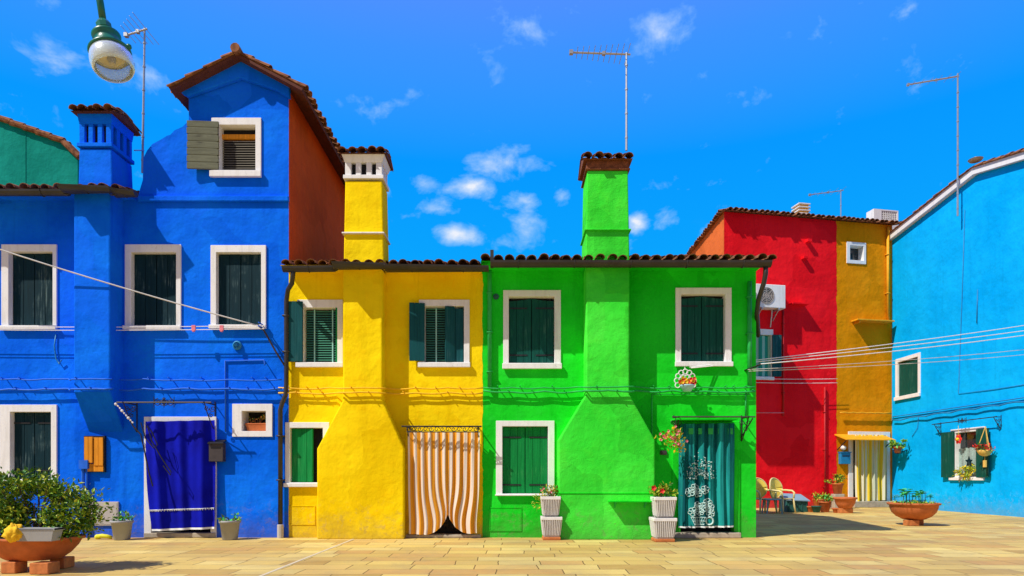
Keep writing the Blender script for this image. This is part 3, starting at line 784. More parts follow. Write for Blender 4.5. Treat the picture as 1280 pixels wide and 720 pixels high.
# ================================================================== GREEN HOUSE
FG = Frame(-.5, 0); P = FG.P
gh = thing('house', 'bright green house with a wide flared chimney breast and three white framed windows', 'house', FG.o)
x0, x1 = P(602.5,0)[0], P(945,0)[0]; zw = 4.96
G1 = (FG.rect(629,363,701,461), FG.rect(636,371,693,454)); G2 = (FG.rect(844,360,914,458), FG.rect(851,368,906,452)); G3 = (FG.rect(620,526,693,619), FG.rect(628,533,685,617))
GD = (FG.rect(840,527,924,672), FG.rect(850,536,917,660))
mb = MB(); wall_grid(mb, x0, x1, 0, zw, [hole(*G1), hole(*G2), hole(*G3), (hole(*GD)[0], hole(*GD)[1], -.2, hole(*GD)[3])])
shell(mb, x0, x1, 7, zw, left=False)
mb.add([(x0,.01,zw-.03),(x1,.01,zw-.03),(x1,-.58,zw-.03),(x0,-.58,zw-.03)], [(0,1,2,3)])
mb.add([(x1,0,zw),(x1,7,zw),(x1,3.5,zw+1.02)], [(0,1,2)])
mb.build('wall', M['green'], gh)
GB = .40
breast(gh, (732.5,787,493), (698,819,550), zw-.04, GB, 'green_breast', FG)
mb = MB(); zz = P(0,616.5,GB)[1]; mb.box(P(698,0,GB)[0]-.004, P(819,0,GB)[0]+.004, -GB-.012, -.01, zz-.01, zz+.012); mb.build('plinth_ledge', M['green'], gh, bevel=.005)
chimney(gh, P(732,215,GB)[0]+.03, P(785,215,GB)[0], -GB, .30, zw-.03, P(0,213,GB)[1], 'green_breast', 'oldbrick', cap_over=.09, hh=.17, headless=True, band=P(0,289,GB)[1], tilt=.42)
gz = 4.91
tile_roof(gh, (x0,-.56,gz+.05), (1,0,0), (0,1,.27), x1-x0+.18, 4.22); tile_roof(gh, (x1+.18,7.3,gz+.05), (-1,0,0), (0,-1,.27), x1-x0+.18, 4.1)
gutter(gh, [(P(613,0,.60)[0],-.60,gz),(P(963,0,.60)[0],-.60,gz)], r=.098)
mb = MB(); q = P(615,0,.6); mb.box(q[0]-.03, q[0]+.03, -.63, -.55, gz-.1, gz+.2); mb.build('gutter_end_post', M['gutter'], gh)
for rr in (G1, G2, G3):
    wn = window(gh, *rr, sill=.03); shutter_pair(wn, rr[1], 'shutter' if rr is not G3 else 'shutter_bright', y=.07, arch=.05 if rr is not G3 else 0, boards=3, straps=True)
doorway(gh, *GD, frame='green', step=.10, sh=.14)
dp = MB(); pts = [(957,331,.60),(957,342,.60),(955,353,.55),(948,375,.34),(946,392,.10),(948,420,-.3)]
dp.tube([(P(x,y,o)[0],-o,P(x,y,o)[1]) for x,y,o in pts], .042, 10); dp.build('downpipe', M['gutter'], gh, smooth=True)
for px, ya, yb_, nm in ((612,345,486,'painted_pipe'),(937,352,482,'painted_pipe')):
    dp = MB(); a, b = P(px,ya,.06), P(px,yb_,.06)
    dp.tube([(a[0],-.06,a[1]+.1 if px < 700 else a[1]),(a[0],-.06,a[1]),(b[0],-.06,b[1])], .04, 10)
    for k in (.15,.5,.85): z = a[1]+(b[1]-a[1])*k; dp.box(a[0]-.055, a[0]+.055, -.105, 0, z-.01, z+.01)
    dp.build(nm, M['greenpaint'], gh, smooth=True)
mb = MB(); r_ = FG.rect(612,634,652,664); mb.ring(r_, (r_[0]+.015,r_[1]-.015,r_[2]+.015,r_[3]-.015), -.012, .002); mb.box(r_[0]+.018,r_[1]-.018,-.006,.001,r_[2]+.018,r_[3]-.018); mb.build('meter_hatch', M['green'], gh)
mb = MB(); mb.ring(FG.rect(612,490,943,640), FG.rect(613,491,942,640), 0, 0) if False else None
q = P(829,566); mb = MB(); mb.box(q[0]-.06, q[0]+.06, -.03, .001, q[1]-.04, q[1]+.04); mb.box(q[0]-.045,q[0]+.045,-.036,-.028,q[1]-.02,q[1]+.02); mb.build('letter_slot', M['darkbox'], gh)
# little wall vents and hooks under the eaves
q = P(620,371); mb = MB(); mb.lathe([(.055,0),(.055,.02),(.0001,.03)], (0,0,0), 16, M=Matrix.Translation((q[0],0,q[1])) @ Matrix.Rotation(PI/2, 4, 'X')); mb.build('wall_vent', M['darkgreen'], gh)

# ================================================================== RED AND OCHRE HOUSES (slightly turned, behind the alley)
PL = Vector((7.46, 10.80)); PR = Vector((14.08, 12.04)); ang = math.atan2(PR.y-PL.y, PR.x-PL.x)
FR = Frame(PL.x, PL.y, ang); P = FR.P
xb = P(1045,400)[0]; xe = (PR-PL).length
rh = thing('house', 'deep red house with an orange lit flank behind the green house', 'house', FR.o, ang)
zt = (P(930,266)[1]+P(1100,281)[1])/2
RW = (FR.rect(928,412,966,474), FR.rect(931,419,963.5,470))
mb = MB(); wall_grid(mb, 0, xb, 0, zt, [hole(*RW)])
mb.add([(1.35,7,0),(0,0,0),(0,0,zt),(1.35,7,zt)], [(0,1,2,3)], 1)
mb.add([(xb,7,0),(1.35,7,0),(1.35,7,zt),(xb,7,zt)], [(0,1,2,3)])
mb.build('wall', [M['red'], M['orange']], rh)
tile_roof(rh, (-.20,-.26,zt-.02), (1,0,0), (0,1,.26), xb+.20, 3.88, hip0=1.18); tile_roof(rh, (xb,7.26,zt-.02), (-1,0,0), (0,-1,.26), xb-1.25, 3.88, hip1=.8)
fd = Vector((-1.45,-7.52,0)); sd = Vector((7.52,-1.45,0)).normalized(); tile_roof(rh, (1.25,7.26,zt-.02), fd, (sd.x,sd.y,.26), fd.length, 3.2, hip0=1.1, hip1=.85)
wn = window(rh, RW[0], RW[1], y_back=.2)
open_leaf(wn, RW[1][1]+.02, RW[1][2], RW[1][3], .34, 174, 1, 'shutter_teal', y=-.06)
cu = MB(); i = RW[1]
bowed(cu, lambda u, v: (i[0]+u*(i[1]-i[0]), .06+.03*math.sin(u*16), i[2]+.02+v*(i[3]-i[2]-.04)), 24, 6); cu.build('window_curtain', M['c_gstripe'], wn)
mb = MB(); mb.box(-1.5, .33, -1.38, .01, 5.6, 8.0); mb.taper(-1.4,.23,-1.2,.01,5.4,-1.5,.33,-1.38,.01,5.599); by = mb.build('shadow_caster_bay', M['red'], rh, bevel=.02)  # unseen bay, added to throw the diagonal shadow across the red wall
tile_roof(by, (-1.6,-1.50,8.02), (1,0,0), (0,1,.25), 2.03, 1.5, 'shadow_caster_roof')
win_ = MB(); win_.ring((-1.0,-.2,6.1,7.4), (-.9,-.3,6.2,7.3), -1.41, -1.375); win_.build('shadow_caster_frame', M['white'], by); win_ = MB(); leaf_boards(win_, -.89, -.31, 6.21, 7.29, -1.40, -1.384, 4); win_.build('shadow_caster_shutter', M['shutter'], by)
for px, py in ((1009,302),(1004,323)):
    q = P(px, py); mb = MB(); mb.box(q[0]-.09, q[0]+.09, -.16, .01, q[1]-.05, q[1]+.05); mb.build('stone_bracket', M['red'], rh, bevel=.01)
mb = MB(); a = P(1005,382); mb.box(P(985,0)[0], P(1005,0)[0], -.30, .01, a[1]-.03, a[1]+.02); mb.build('ledge', M['red'], rh)
for px, y0, y1, m in ((1031,484,640,'redpaint'),(979,376,520,'redpaint')):
    dp = MB(); a, b = P(px,y0,.05), P(px,y1,.05); dp.tube([(a[0],-.05,a[1]),(a[0],-.05,max(b[1],.02))], .035, 8)
    for k in (.2,.5,.8): z = a[1]+(b[1]-a[1])*k; dp.box(a[0]-.05, a[0]+.05, -.09, 0, z-.012, z+.012)
    dp.build('painted_pipe', M[m], rh, smooth=True)
oh = thing('house', 'narrow ochre house with a small square window beside the sky blue wall', 'house', FR.w(xb,0,0), ang)
FO = Frame(FR.w(xb,0,0).x, FR.w(xb,0,0).y, ang); P = FO.P; xo = xe-xb+.03
OW = (FO.rect(1058,304,1082,329), FO.rect(1062,308,1079,325)); OD = (FO.rect(1060,540,1112,632), FO.rect(1066,547,1108,629))
mb = MB(); wall_grid(mb, 0, xo, 0, zt, [hole(*OW), (hole(*OD)[0], hole(*OD)[1], -.2, hole(*OD)[3])])
mb.add([(xo,7,0),(0,7,0),(0,7,zt),(xo,7,zt)], [(0,1,2,3)]); mb.add([(xo,0,zt-1.5),(xo,7,zt-1.5),(xo,7,zt),(xo,3.5,zt+.9),(xo,0,zt)], [(0,1,2,3,4)])
mb.build('wall', M['ochre'], oh)
tile_roof(oh, (0.0,-.26,zt-.02), (1,0,0), (0,1,.26), xo+.25, 3.95); tile_roof(oh, (xo+.25,7.26,zt-.02), (-1,0,0), (0,-1,.26), xo+.25, 3.95)
paint_edge(rh, xb, .02, zt-.1, 'red', amp=.05, seed=8)
window(oh, *OW, depth=.28, y_back=.26, sill=0, back='glass')
dp = MB(); a, b, c_ = P(1110,282,.08), P(1110,403,.08), P(1066,404,.08)
dp.tube([(a[0],-.08,a[1]-.05),(b[0],-.08,b[1])], .05, 8)
for k in (.3,.7): z = a[1]+(b[1]-a[1])*k; dp.box(a[0]-.07, a[0]+.07, -.13, 0, z-.015, z+.015)
dp.build('downpipe', M['ochrepaint'], oh, smooth=True)
mb = MB(); mb.box(c_[0], b[0]+.06, -.34, .01, b[1]-.03, b[1]+.02); mb.box(c_[0]+.1, c_[0]+.14, -.3, .01, b[1]-.12, b[1]-.03); mb.build('ledge', M['ochrepaint'], oh, bevel=.008)
od = doorway(oh, *OD, frame='white', step=.22, sh=.35)
mb = MB(); a, b = P(1055,531,.5), P(1118,538,.5); za = P(0,533,.3)[1]
mb.add([(a[0],-.62,za-.10),(b[0]-.05,-.62,za-.10),(b[0]-.05,.0,za+.12),(a[0],.0,za+.12),(a[0],-.62,za-.13),(b[0]-.05,-.62,za-.13),(b[0]-.05,.0,za+.08),(a[0],.0,za+.08)], [(0,1,2,3),(7,6,5,4),(0,4,5,1),(1,5,6,2),(3,7,4,0)])
aw = mb.build('door_canopy', M['ochrepaint'], oh)
mb = MB(); mb.tube([(b[0]-.1,-.55,za-.1),(b[0]-.1,-.02,za-.45)], .018, 6); mb.tube([(a[0]+.1,-.55,za-.1),(a[0]+.1,-.02,za-.45)], .018, 6); mb.build('canopy_brace', M['iron'], aw)

# ================================================================== SKY BLUE HOUSE (side wall facing left)
FC = Frame(14.1, 12.06, -PI/2); P = FC.P
chh = thing('house', 'sky blue gabled house with white verge closing the right side of the square', 'house', FC.o, -PI/2)
gx, gzz = P(1222,216)[0], P(1222,217)[1]; L = 2*gx; ze = P(1115,300)[1]; zR = gzz-.25*gx
C1 = (FC.rect(1119,441,1152,499), (0,0,0,0)); a, b, c_, d = P(1120,499)[0], P(1151,441)[0], P(1135,498)[1], P(1135,445)[1]
C1 = ((a,b,c_,d), (a+.13,b-.13,c_+.13,d-.13))
a, b, c_, d = P(1189,0)[0], P(1231,0)[0], P(1210,600)[1], P(1210,535)[1]
C2 = ((a,b,c_,d), (P(1195,0)[0],P(1223,0)[0],c_+.10,d-.12))
mb = MB(); wall_grid(mb, 0, L, 0, zR, [hole(*C1), hole(*C2)])
mb.add([(0,0,zR),(L,0,zR),(gx,0,gzz),(0,0,ze)], [(0,1,2,3)])
mb.add([(0,8,0),(0,.0,0),(0,.0,ze),(0,8,ze)], [(0,1,2,3)]); mb.add([(L,0,0),(L,8,0),(L,8,zR),(L,0,zR)], [(0,1,2,3)]); mb.add([(L,8,0),(0,8,0),(0,8,ze),(gx,8,gzz),(L,8,zR)], [(0,1,2,3,4)])
mb.build('wall', M['cyan'], chh)
mb = MB(); s_ = (gzz-ze)/gx
t = .24
mb.prism([(-.25,ze-.25*s_-.02),(gx,gzz-.02),(L+.25,zR-.25*.25-.02),(L+.25,zR-.25*.25+t),(gx,gzz+t),(-.25,ze-.25*s_+t)], -.14, .0)
mb.build('verge_board', M['white'], chh)
dv = Vector((gx+.3, 0, (gx+.3)*s_))
tile_roof(chh, (-.3,8.1,ze-.3*s_+t-.04), (0,-1,0), dv, 8.3, dv.length); dv = Vector((-(gx+.3), 0, (gx+.3)*.25))
tile_roof(chh, (L+.3,-.2,zR-.3*.25+t-.05), (0,1,0), dv, 8.3, dv.length)
mb = MB(); mb.lathe([(.0001,-.02),(.16,0),(.2,.05),(.11,.08),(.0001,.14)], (gx+.08,-.12,gzz+t+.1), 14); mb.build('ridge_cap', M['step'], chh)
wn = window(chh, *C1); i = C1[1]; shutter_pair(wn, i, 'shutter', y=.03, boards=2, straps=False)
wn = window(chh, *C2, proud=.025, y_back=.14, back='glass'); i = C2[1]
cu = MB(); bowed(cu, lambda u, v: (i[0]+u*(i[1]-i[0]), .09+.02*math.sin(u*20), i[2]+.02+v*(i[3]-i[2])*.62+.025*abs(math.sin(u*14))*(v > .99)), 40, 4); cu.build('lace_curtain', M['lace_grey'], wn)
open_leaf(wn, i[0], i[2]-.02, i[3]+.05, P(1195,0)[0]-P(1180.5,0)[0], 176, -1, 'shutter', y=-.06); open_leaf(wn, i[1], i[2]-.02, i[3]+.05, P(1240,0)[0]-P(1223,0)[0], 176, 1, 'shutter', y=-.06)

# ================================================================== TEAL HOUSE far left
FT = Frame(-15, 7.5); P = FT.P
th = thing('house', 'dark teal house with a sloping tiled verge behind the low blue roof', 'house', FT.o)
k = [P(-160,100),(P(98,0)[0],P(0,196)[1]),(P(81,0)[0],P(0,180)[1])]
a0, a1, a2 = P(-150,96), P(97,197), P(80,179)
mb = MB(); mb.prism([(a0[0],0),(a1[0],0),a1,a2,a0], 0, .3); mb.box(a0[0],a1[0]-.02,.3,6,0,a1[1]-.3)
mb.box(P(32,0)[0]-.01,P(32,0)[0]+.01,-.012,0,P(32,232)[1],P(32,164)[1]); mb.build('wall', M['teal'], th)
mb = MB()
for p, q in ((a0,a2),(a2,(a1[0]+.02,a1[1]-.02))):
    dd = Vector((q[0]-p[0],0,q[1]-p[1])); n_ = Vector((-dd.z,0,dd.x)).normalized()
    m_ = max(1, int(dd.length/.4))
    for j in range(m_):
        s0 = Vector((p[0],-.06,p[1]))+dd*j/m_; s1 = Vector((p[0],-.06,p[1]))+dd*((j+1.08)/m_)
        mb.tube([s0+n_*.03, s1+n_*.06], .09, 8)
        mb.tube([s0+n_*.03+Vector((0,.24,0)), s1+n_*.06+Vector((0,.24,0))], .09, 8)
mb.build('verge_tiles', M['tile'], th)

# ================================================================== CURTAINS AND THEIR RODS
def curtain(frame, name, label, mat, tl, tr, bl, br, off, folds=9, amp=.035, zb=None, pinch=None, top_gather=.5, nu=110, nv=40, seed=0):
    """hanging cloth between four photo points on the wall frame"""
    f = frame; A, B, C_, D_ = f.P(*tl, off), f.P(*tr, off), f.P(*bl, off), f.P(*br, off)
    ox = (A[0]+B[0])/2; rg = random.Random(seed); ph = [rg.uniform(0, 6.28) for _ in range(6)]
    def S(u, v):                                          # v: 0 bottom .. 1 top
        x = (C_[0]+(D_[0]-C_[0])*u)*(1-v)+(A[0]+(B[0]-A[0])*u)*v
        zt = A[1]+(B[1]-A[1])*u; zl = C_[1]+(D_[1]-C_[1])*u
        if zb: zl += zb(u)
        z = zl+(zt-zl)*v
        k = 1-v*top_gather
        y = amp*k*(math.sin(2*PI*folds*u+ph[0]+.7*math.sin(3*v+ph[1]))*.7+.45*math.sin(2*PI*folds*.53*u+ph[2]+1.2*v)+.3*math.sin(2*PI*folds*1.9*u+ph[3]))
        y += .012*math.sin(5*v+7*u+ph[4])
        if pinch: x += pinch(u, v)
        return Vector((x-ox, y-off, z))
    o = MB(); bowed(o, S, nu, nv)
    ob = o.build(name, M[mat], smooth=True)
    ob.location = f.w(ox, 0, 0); ob.rotation_euler = (0, 0, f.rz)
    tag(ob, label, 'curtain')
    return ob, S
bc, Sb = curtain(FB, 'door_curtain', 'plain royal blue door curtain drawn aside in the blue house doorway', 'c_blue', (181,527), (268,525), (189,664), (268,661), .13, 3.2, .045, seed=3, top_gather=.1,
             pinch=lambda u, v: -.04*math.sin(PI*v)*(1-u))
mb = MB()
for k in range(60):
    u = k/60; mb.ball(Sb(u, .19)+Vector((0,-.012,0)), .012, 4)
    if k % 2: mb.ball(Sb(u, .18)+Vector((0,-.012,0)), .009, 4)
mb.build('lace_trim', M['c_lace'], bc)
mb = MB(); bowed(mb, lambda u, v: Sb(u, v*.018)+Vector((0,-.008,0)), 60, 1); mb.build('hem', M['c_lace'], bc)
def lobes(u):
    d = abs(u-.56); return .36*max(0, 1-d/.34)**1.6 + .04*(abs(u-.56) > .24)*((abs(u-.56)-.24)/.4)**2
curtain(FY, 'door_curtain', 'orange and white striped curtain tied up at the middle in the yellow house doorway', 'c_stripe', (510,540), (600,540), (511,669), (598,667), .16, 10, .04, zb=lobes, seed=5,
        pinch=lambda u, v: (.56-u)*.7*math.exp(-((v-.10)/.2)**2)*math.exp(-((u-.56)/.3)**2))
tc, St = curtain(FG, 'door_curtain', 'dark teal curtain with white lace flower basket in the green house doorway', 'c_teal', (849,530), (919,529), (849,660), (919,659), .14, 6, .06, seed=8, top_gather=.15)
mb = MB(); lr = random.Random(4)
def on(u, v, d=-.016): return St(u, v)+Vector((0,d,0))
def flower(u, v, s):
    for k in range(6):
        a = 2*PI*k/6+.3; c0 = (u+s*.62*math.cos(a), v+s*.62*.53*math.sin(a))
        pts = [on(c0[0]+s*.36*math.cos(2*PI*q/9), c0[1]+s*.36*.53*math.sin(2*PI*q/9)) for q in range(10)]
        mb.tube(pts, .0075, 4, cap=False)
    c = on(u, v); mb.ball(c, .016, 5)
for u, v, s in ((.18,.345,.085),(.27,.385,.08),(.33,.335,.08),(.45,.365,.08),(.24,.155,.085),(.40,.195,.09),(.49,.235,.09),(.53,.195,.085),(.32,.215,.07),(.55,.14,.07),(.37,.15,.06)): flower(u, v, s)
for _ in range(210):
    a, r_ = lr.uniform(0, PI), lr.uniform(.2, 1)
    u, v = .38+.26*r_*math.cos(a), .47+.27*r_*math.sin(a)*lr.uniform(.5,1); mb.ball(on(u, v), lr.uniform(.007,.013), 4)
for k in range(9):
    u0 = .27+.018*k+.0; mb.tube([on(.34+(k-4)*.02, .03), on(.34+(k-4)*.033, .10)], .006, 4)
for v, hw in ((.03,.085),(.065,.11),(.10,.14)): mb.tube([on(.34-hw+2*hw*q/10, v) for q in range(11)], .007, 4)
mb.tube([on(.53+.06*math.cos(2*PI*q/12), .065+.035*math.sin(2*PI*q/12)) for q in range(13)], .016, 4)
mb.build('lace_pattern', M['pale_lace'], tc)
mb = MB(); bowed(mb, lambda u, v: St(u, v*.015)+Vector((0,-.008,0)), 60, 1); mb.build('hem', M['c_lace'], tc)
curtain(FO, 'door_curtain', 'yellow and white striped curtain filling the ochre house doorway', 'c_ystripe', (1068,543), (1109,544), (1070,627), (1108,625), .16, 6, .07, seed=12, top_gather=.3)

def rod(frame, name, label, px0, px1, py, out, scroll=.16, ends=(1,1), mid=True, drop=.32, thick=.014, cat='curtain rod', mat='iron', top=True):
    f = frame; a, b = f.P(px0, py, out), f.P(px1, py, out); xm = (a[0]+b[0])/2; z = (a[1]+b[1])/2
    t = thing(name, label, cat, f.w(xm, 0, 0), f.rz); x0, x1 = a[0]-xm, b[0]-xm
    mb = MB(); mb.tube([(x0,-out,z),(x1,-out,z)], thick, 8); mb.build('rod', M['darkbox' if mat == 'iron' and top else mat], t)
    for k, x in enumerate((x0+.12, x1-.12)):
        if not ends[k]: continue
        s = MB(); s.tube([(x,0,z),(x,-out-.03,z)], .012, 6); s.tube([(x,-.006,z+.06),(x,-.006,z-drop)], .011, 6)
        s.tube([(x,-.01,z-drop),(x,-out*.35,z-drop*.75),(x,-out*.8,z-drop*.3),(x,-out,z-.01)], .010, 6)
        # scrolls beside the bracket, in the plane of the wall
        for cc, r0, st, w in (((x+.05,z-.09),.06,PI,1),((x-.06,z-.08),.05,0,-1),((x+.02,z-.21),.045,PI/2,1)):
            s.tube(spiral(cc[0], cc[1], r0, 1.4, st, w, -out*.5), .007, 5)
        s.build('bracket', M['iron'], t)
    if mid:
        s = MB()
        for dx, w in ((-.11,1),(.11,-1),(-.03,-1),(.03,1)):
            s.tube(spiral(dx, z+.0, .07, 1.5, PI/2, w, -out), .008, 5)
        for dx in (-.18,0,.18): s.tube([(dx,-out,z+.10),(dx,-out,z-.09)], .007, 5)
        s.build('scroll_ornament', M['iron'], t)
    return t, z
t, z = rod(FB, 'curtain_rod', 'iron rod with scrolled brackets over the blue curtain', 146, 264, 503, .42, drop=.5)
s = MB()
for k in range(9):
    q = k/8; s.ball((-.86+.30*q, -.42, z-.03-.33*q**1.3-.03*math.sin(q*PI)), .016 if k % 3 else .026, 5)
s.tube([(-.86+.30*k/8, -.42, z-.03-.33*(k/8)**1.3-.03*math.sin(k/8*PI)) for k in range(9)], .007, 4)
s.build('bead_chain', M['whitepot'], t)
mb = MB(); f = FB
pts = [f.P(x, y, .30) for x, y in ((160,520),(166,532),(176,543),(181,565),(186,590),(191,608))]
mb.tube([(p[0]-f.P(205,0,.42)[0],-.30,p[1]) for p in pts], .012, 6)
pts = [f.P(x, y, .34) for x, y in ((176,528),(182,548),(192,560),(197,556),(190,540),(184,532),(190,552),(203,574),(214,590),(213,594),(204,582))]
mb.tube([(p[0]-f.P(205,0,.42)[0],-.34,p[1]) for p in pts], .010, 6)
mb.build('hook_chain', M['iron'], t)
# the yellow house's rail: a flat scrolled valance
t = thing('curtain_rod', 'black scrolled iron rail above the orange striped curtain', 'curtain rod', FY.w(FY.P(553,0,.3)[0],0,0))
a, b, lo = FY.P(503,533,.3), FY.P(601,533,.3), FY.P(503,540,.3)[1]; hw = (b[0]-a[0])/2
mb = MB(); mb.tube([(-hw-.03,-.3,a[1]),(hw,-.3,a[1])], .014, 8); mb.tube([(-hw+.06,-.3,lo),(hw-.03,-.3,lo)], .010, 6); mb.build('rod', M['iron'], t)
mb = MB()
for k in range(13):
    x = -hw+.1+(2*hw-.2)*k/12; mb.tube(spiral(x, (a[1]+lo)/2, .05, 1.2, 0, 1 if k % 2 else -1, -.3, 14), .007, 5)
mb.build('scroll_ornament', M['iron'], t)
for x in (-hw+.07, hw-.07):
    mb = MB(); mb.tube([(x,0,a[1]),(x,-.31,a[1])], .013, 6); mb.tube([(x,-.008,a[1]),(x,-.008,a[1]-.32)], .012, 6); mb.tube([(x,-.01,a[1]-.3),(x,-.14,a[1]-.2),(x,-.3,a[1]-.01)], .010, 6); mb.build('bracket', M['iron'], t)
t, z = rod(FG, 'curtain_rod', 'green awning rod with scrolled black brackets over the teal curtain', 840, 944, 521, .36, mid=False, drop=.42)
mb = MB(); a, b = FG.P(843,522,.3), FG.P(921,535,.3); xm = FG.P(892,0,.36)[0]
mb.box(a[0]-xm, b[0]-xm, -.37, 0, z-.05, z-.02)
mb.build('canopy_board', M['green'], t)
mb = MB()
for k in range(6): x = a[0]-xm+.16+k*.18; mb.box(x-.045, x+.045, -.16, -.14, z-.30, z-.19)
mb.build('curtain_tab', M['greenpaint'], t)
mb = MB(); b = FG.P(941,525,.3)[0]-xm; c_ = FG.P(927,547,.05); mb.tube([(b,-.3,z-.02),(c_[0]-xm,-.02,c_[1])], .012, 6); mb.build('brace', M['iron'], t)
t, z = rod(FC, 'curtain_rod', 'thin black iron rod with scrolls above the flowered window of the sky blue house', 1165, 1246, 526, .22, mid=True, drop=.35, top=False)

# ================================================================== SMALL FITTINGS ON THE WALLS
q = FB.rect(107,545,133,590); t = thing('meter_cupboard', 'orange varnished wooden cupboard door on the blue wall', 'cupboard', FB.w((q[0]+q[1])/2,0,0)); hw = (q[1]-q[0])/2
mb = MB(); mb.ring((-hw,hw,q[2],q[3]), (-hw+.03,hw-.03,q[2]+.03,q[3]-.03), -.05, 0); mb.build('frame', M['iron'], t)
mb = MB(); leaf_boards(mb, -hw+.03, -.01, q[2]+.17, q[3]-.02, -.09, -.05, 2); leaf_boards(mb, .0, hw-.02, q[2]+.12, q[3]-.03, -.075, -.03, 2); leaf_boards(mb, -hw+.05, hw-.02, q[2]+.01, q[2]+.15, -.06, -.03, 3); mb.build('door', M['orangewood'], t)
q = FB.rect(111,627,149,657); mb = MB(); hw = (q[1]-q[0])/2; mb.box(-hw, hw, -.03, .0, q[2], q[3]); mb.box(-hw+.02, hw-.02, -.036, -.029, q[2]+.02, q[3]-.02)
o = mb.build('utility_panel', M['greypaint'], bevel=.004); o.location = FB.w((q[0]+q[1])/2,0,0); tag(o, 'flat grey utility panel low on the blue wall behind the grey pot', 'panel')
mb = MB(); a = FB.P(106,582); b = FB.P(111,582); zt_ = a[1]
mb.tube([(0,-.05,.0),(0,-.05,zt_)], .03, 8); mb.tube([(.07,-.05,.0),(.07,-.05,zt_-.02)], .02, 8); mb.box(-.04,.12,-.11,0,zt_-.06,zt_+.10)
o = mb.build('gas_pipe', M['bluepaint']); o.location = FB.w(a[0],0,0); tag(o, 'blue painted gas pipe with valve box beside the orange cupboard', 'pipe')
q = FB.rect(264,552,283,577); xm = (q[0]+q[1])/2; t = thing('mailbox', 'dark grey mailbox with sloped lid right of the blue curtain', 'mailbox', FB.w(xm,0,0)); hw = (q[1]-q[0])/2
mb = MB(); mb.box(-hw+.01, hw-.01, -.12, 0, q[2], q[3]-.03); mb.build('body', M['darkbox'], t, bevel=.008)
mb = MB(); mb.add([(-hw,-.15,q[3]-.05),(hw,-.15,q[3]-.05),(hw,0,q[3]+.02),(-hw,0,q[3]+.02),(-hw,-.15,q[3]-.03),(hw,-.15,q[3]-.03),(hw,0,q[3]+.04),(-hw,0,q[3]+.04)], [(0,3,2,1),(4,5,6,7),(0,1,5,4),(1,2,6,5),(2,3,7,6),(3,0,4,7)]); mb.build('lid', M['iron'], t)
mb = MB(); mb.box(-hw+.05, hw-.05, -.126, -.118, q[3]-.13, q[3]-.11); mb.build('slot', M['dark'], t)
q = FB.P(297,432); mb = MB(); mb.lathe([(.085,0),(.085,.03),(.06,.05),(.055,.02),(.0001,.03)], (0,0,0), 18, M=Matrix.Translation((0,0,q[1])) @ Matrix.Rotation(PI/2, 4, 'X')); mb.lathe([(.03,.03),(.03,.09),(.0001,.1)], (0,0,0), 10, M=Matrix.Translation((0,0,q[1])) @ Matrix.Rotation(PI/2, 4, 'X'))
o = mb.build('wall_fitting', M['bluebox']); o.location = FB.w(q[0],0,0); tag(o, 'round dark blue vent fitting under the right upper window of the blue house', 'vent')
q = FO.rect(1048,566,1060,580); xm = (q[0]+q[1])/2; t = thing('mailbox', 'blue mailbox beside the yellow striped curtain on the ochre wall', 'mailbox', FO.w(xm,0,0), ang); hw = (q[1]-q[0])/2
mb = MB(); mb.box(-hw, hw, -.14, 0, q[2], q[3]); mb.build('body', M['bluebox'], t, bevel=.01); mb = MB(); mb.box(-hw-.02, hw+.02, -.17, 0, q[3], q[3]+.03); mb.build('lid', M['bluebox'], t); mb = MB(); mb.box(-hw+.05, hw-.05, -.146, -.138, q[3]-.14, q[3]-.1); mb.build('slot', M['dark'], t)
q = FO.P(1052,560); mb = MB(); mb.lathe([(.05,0),(.05,.03),(.02,.04),(.02,.06)], (0,0,0), 10, M=Matrix.Translation((0,0,q[1])) @ Matrix.Rotation(PI/2, 4, 'X')); mb.ball((0,-.13,q[1]), .09, 8)
o = mb.build('wall_lamp', M['whitepot'], smooth=True); o.location = FO.w(q[0],0,0); tag(o, 'small round cream wall lamp above the blue mailbox on the ochre wall', 'lamp')
# shelf on the green chimney breast
a, b = FG.P(762,627,.6), FG.P(817,627,.6); xm = (a[0]+b[0])/2; t = thing('wall_shelf', 'narrow green shelf on the lower part of the green chimney breast', 'shelf', FG.w(xm,-GB,0))
mb = MB(); mb.box(a[0]-xm, b[0]-xm, -.2, 0, a[1]-.012, a[1]+.012); mb.build('board', M['green'], t, bevel=.004)
for x in (a[0]-xm+.12, b[0]-xm-.12):
    mb = MB(); mb.add([(x-.012,-.16,a[1]-.014),(x+.012,-.16,a[1]-.014),(x+.012,0,a[1]-.014),(x-.012,0,a[1]-.014),(x-.012,0,a[1]-.12),(x+.012,0,a[1]-.12)], [(0,1,2,3),(0,4,5,1),(3,2,5,4),(0,3,4),(1,5,2)]); mb.build('bracket', M['greenpaint'], t)

# air conditioners
q = FR.rect(944,357,981,384,.35); xm = (q[0]+q[1])/2; t = thing('air_conditioner', 'white air conditioner unit bracketed on the red wall', 'air conditioner', FR.w(xm,0,0), ang); hw = (q[1]-q[0])/2; zc = (q[2]+q[3])/2
mb = MB(); mb.box(-hw, hw, -.40, -.06, q[2], q[3]); mb.build('casing', M['white'], t, bevel=.02)
mb = MB(); c = (-hw*.28, -.405, zc)
for r_ in (.07,.13,.19,.25,.29): mb.torus(c, r_, .011, n=28, k=5)
for k in range(8): mb.tube([c, (c[0]+.29*math.cos(k*PI/4), -.405, c[2]+.29*math.sin(k*PI/4))], .008, 4)
fg = mb.build('fan_grille', M['greypaint'], t)
mb = MB(); mb.lathe([(.0001,0),(.285,0),(.285,.004)], (0,0,0), 28, M=Matrix.Translation((c[0],-.401,c[2])) @ Matrix.Rotation(-PI/2, 4, 'X')); mb.build('fan_shroud', M['darkbox'], fg)
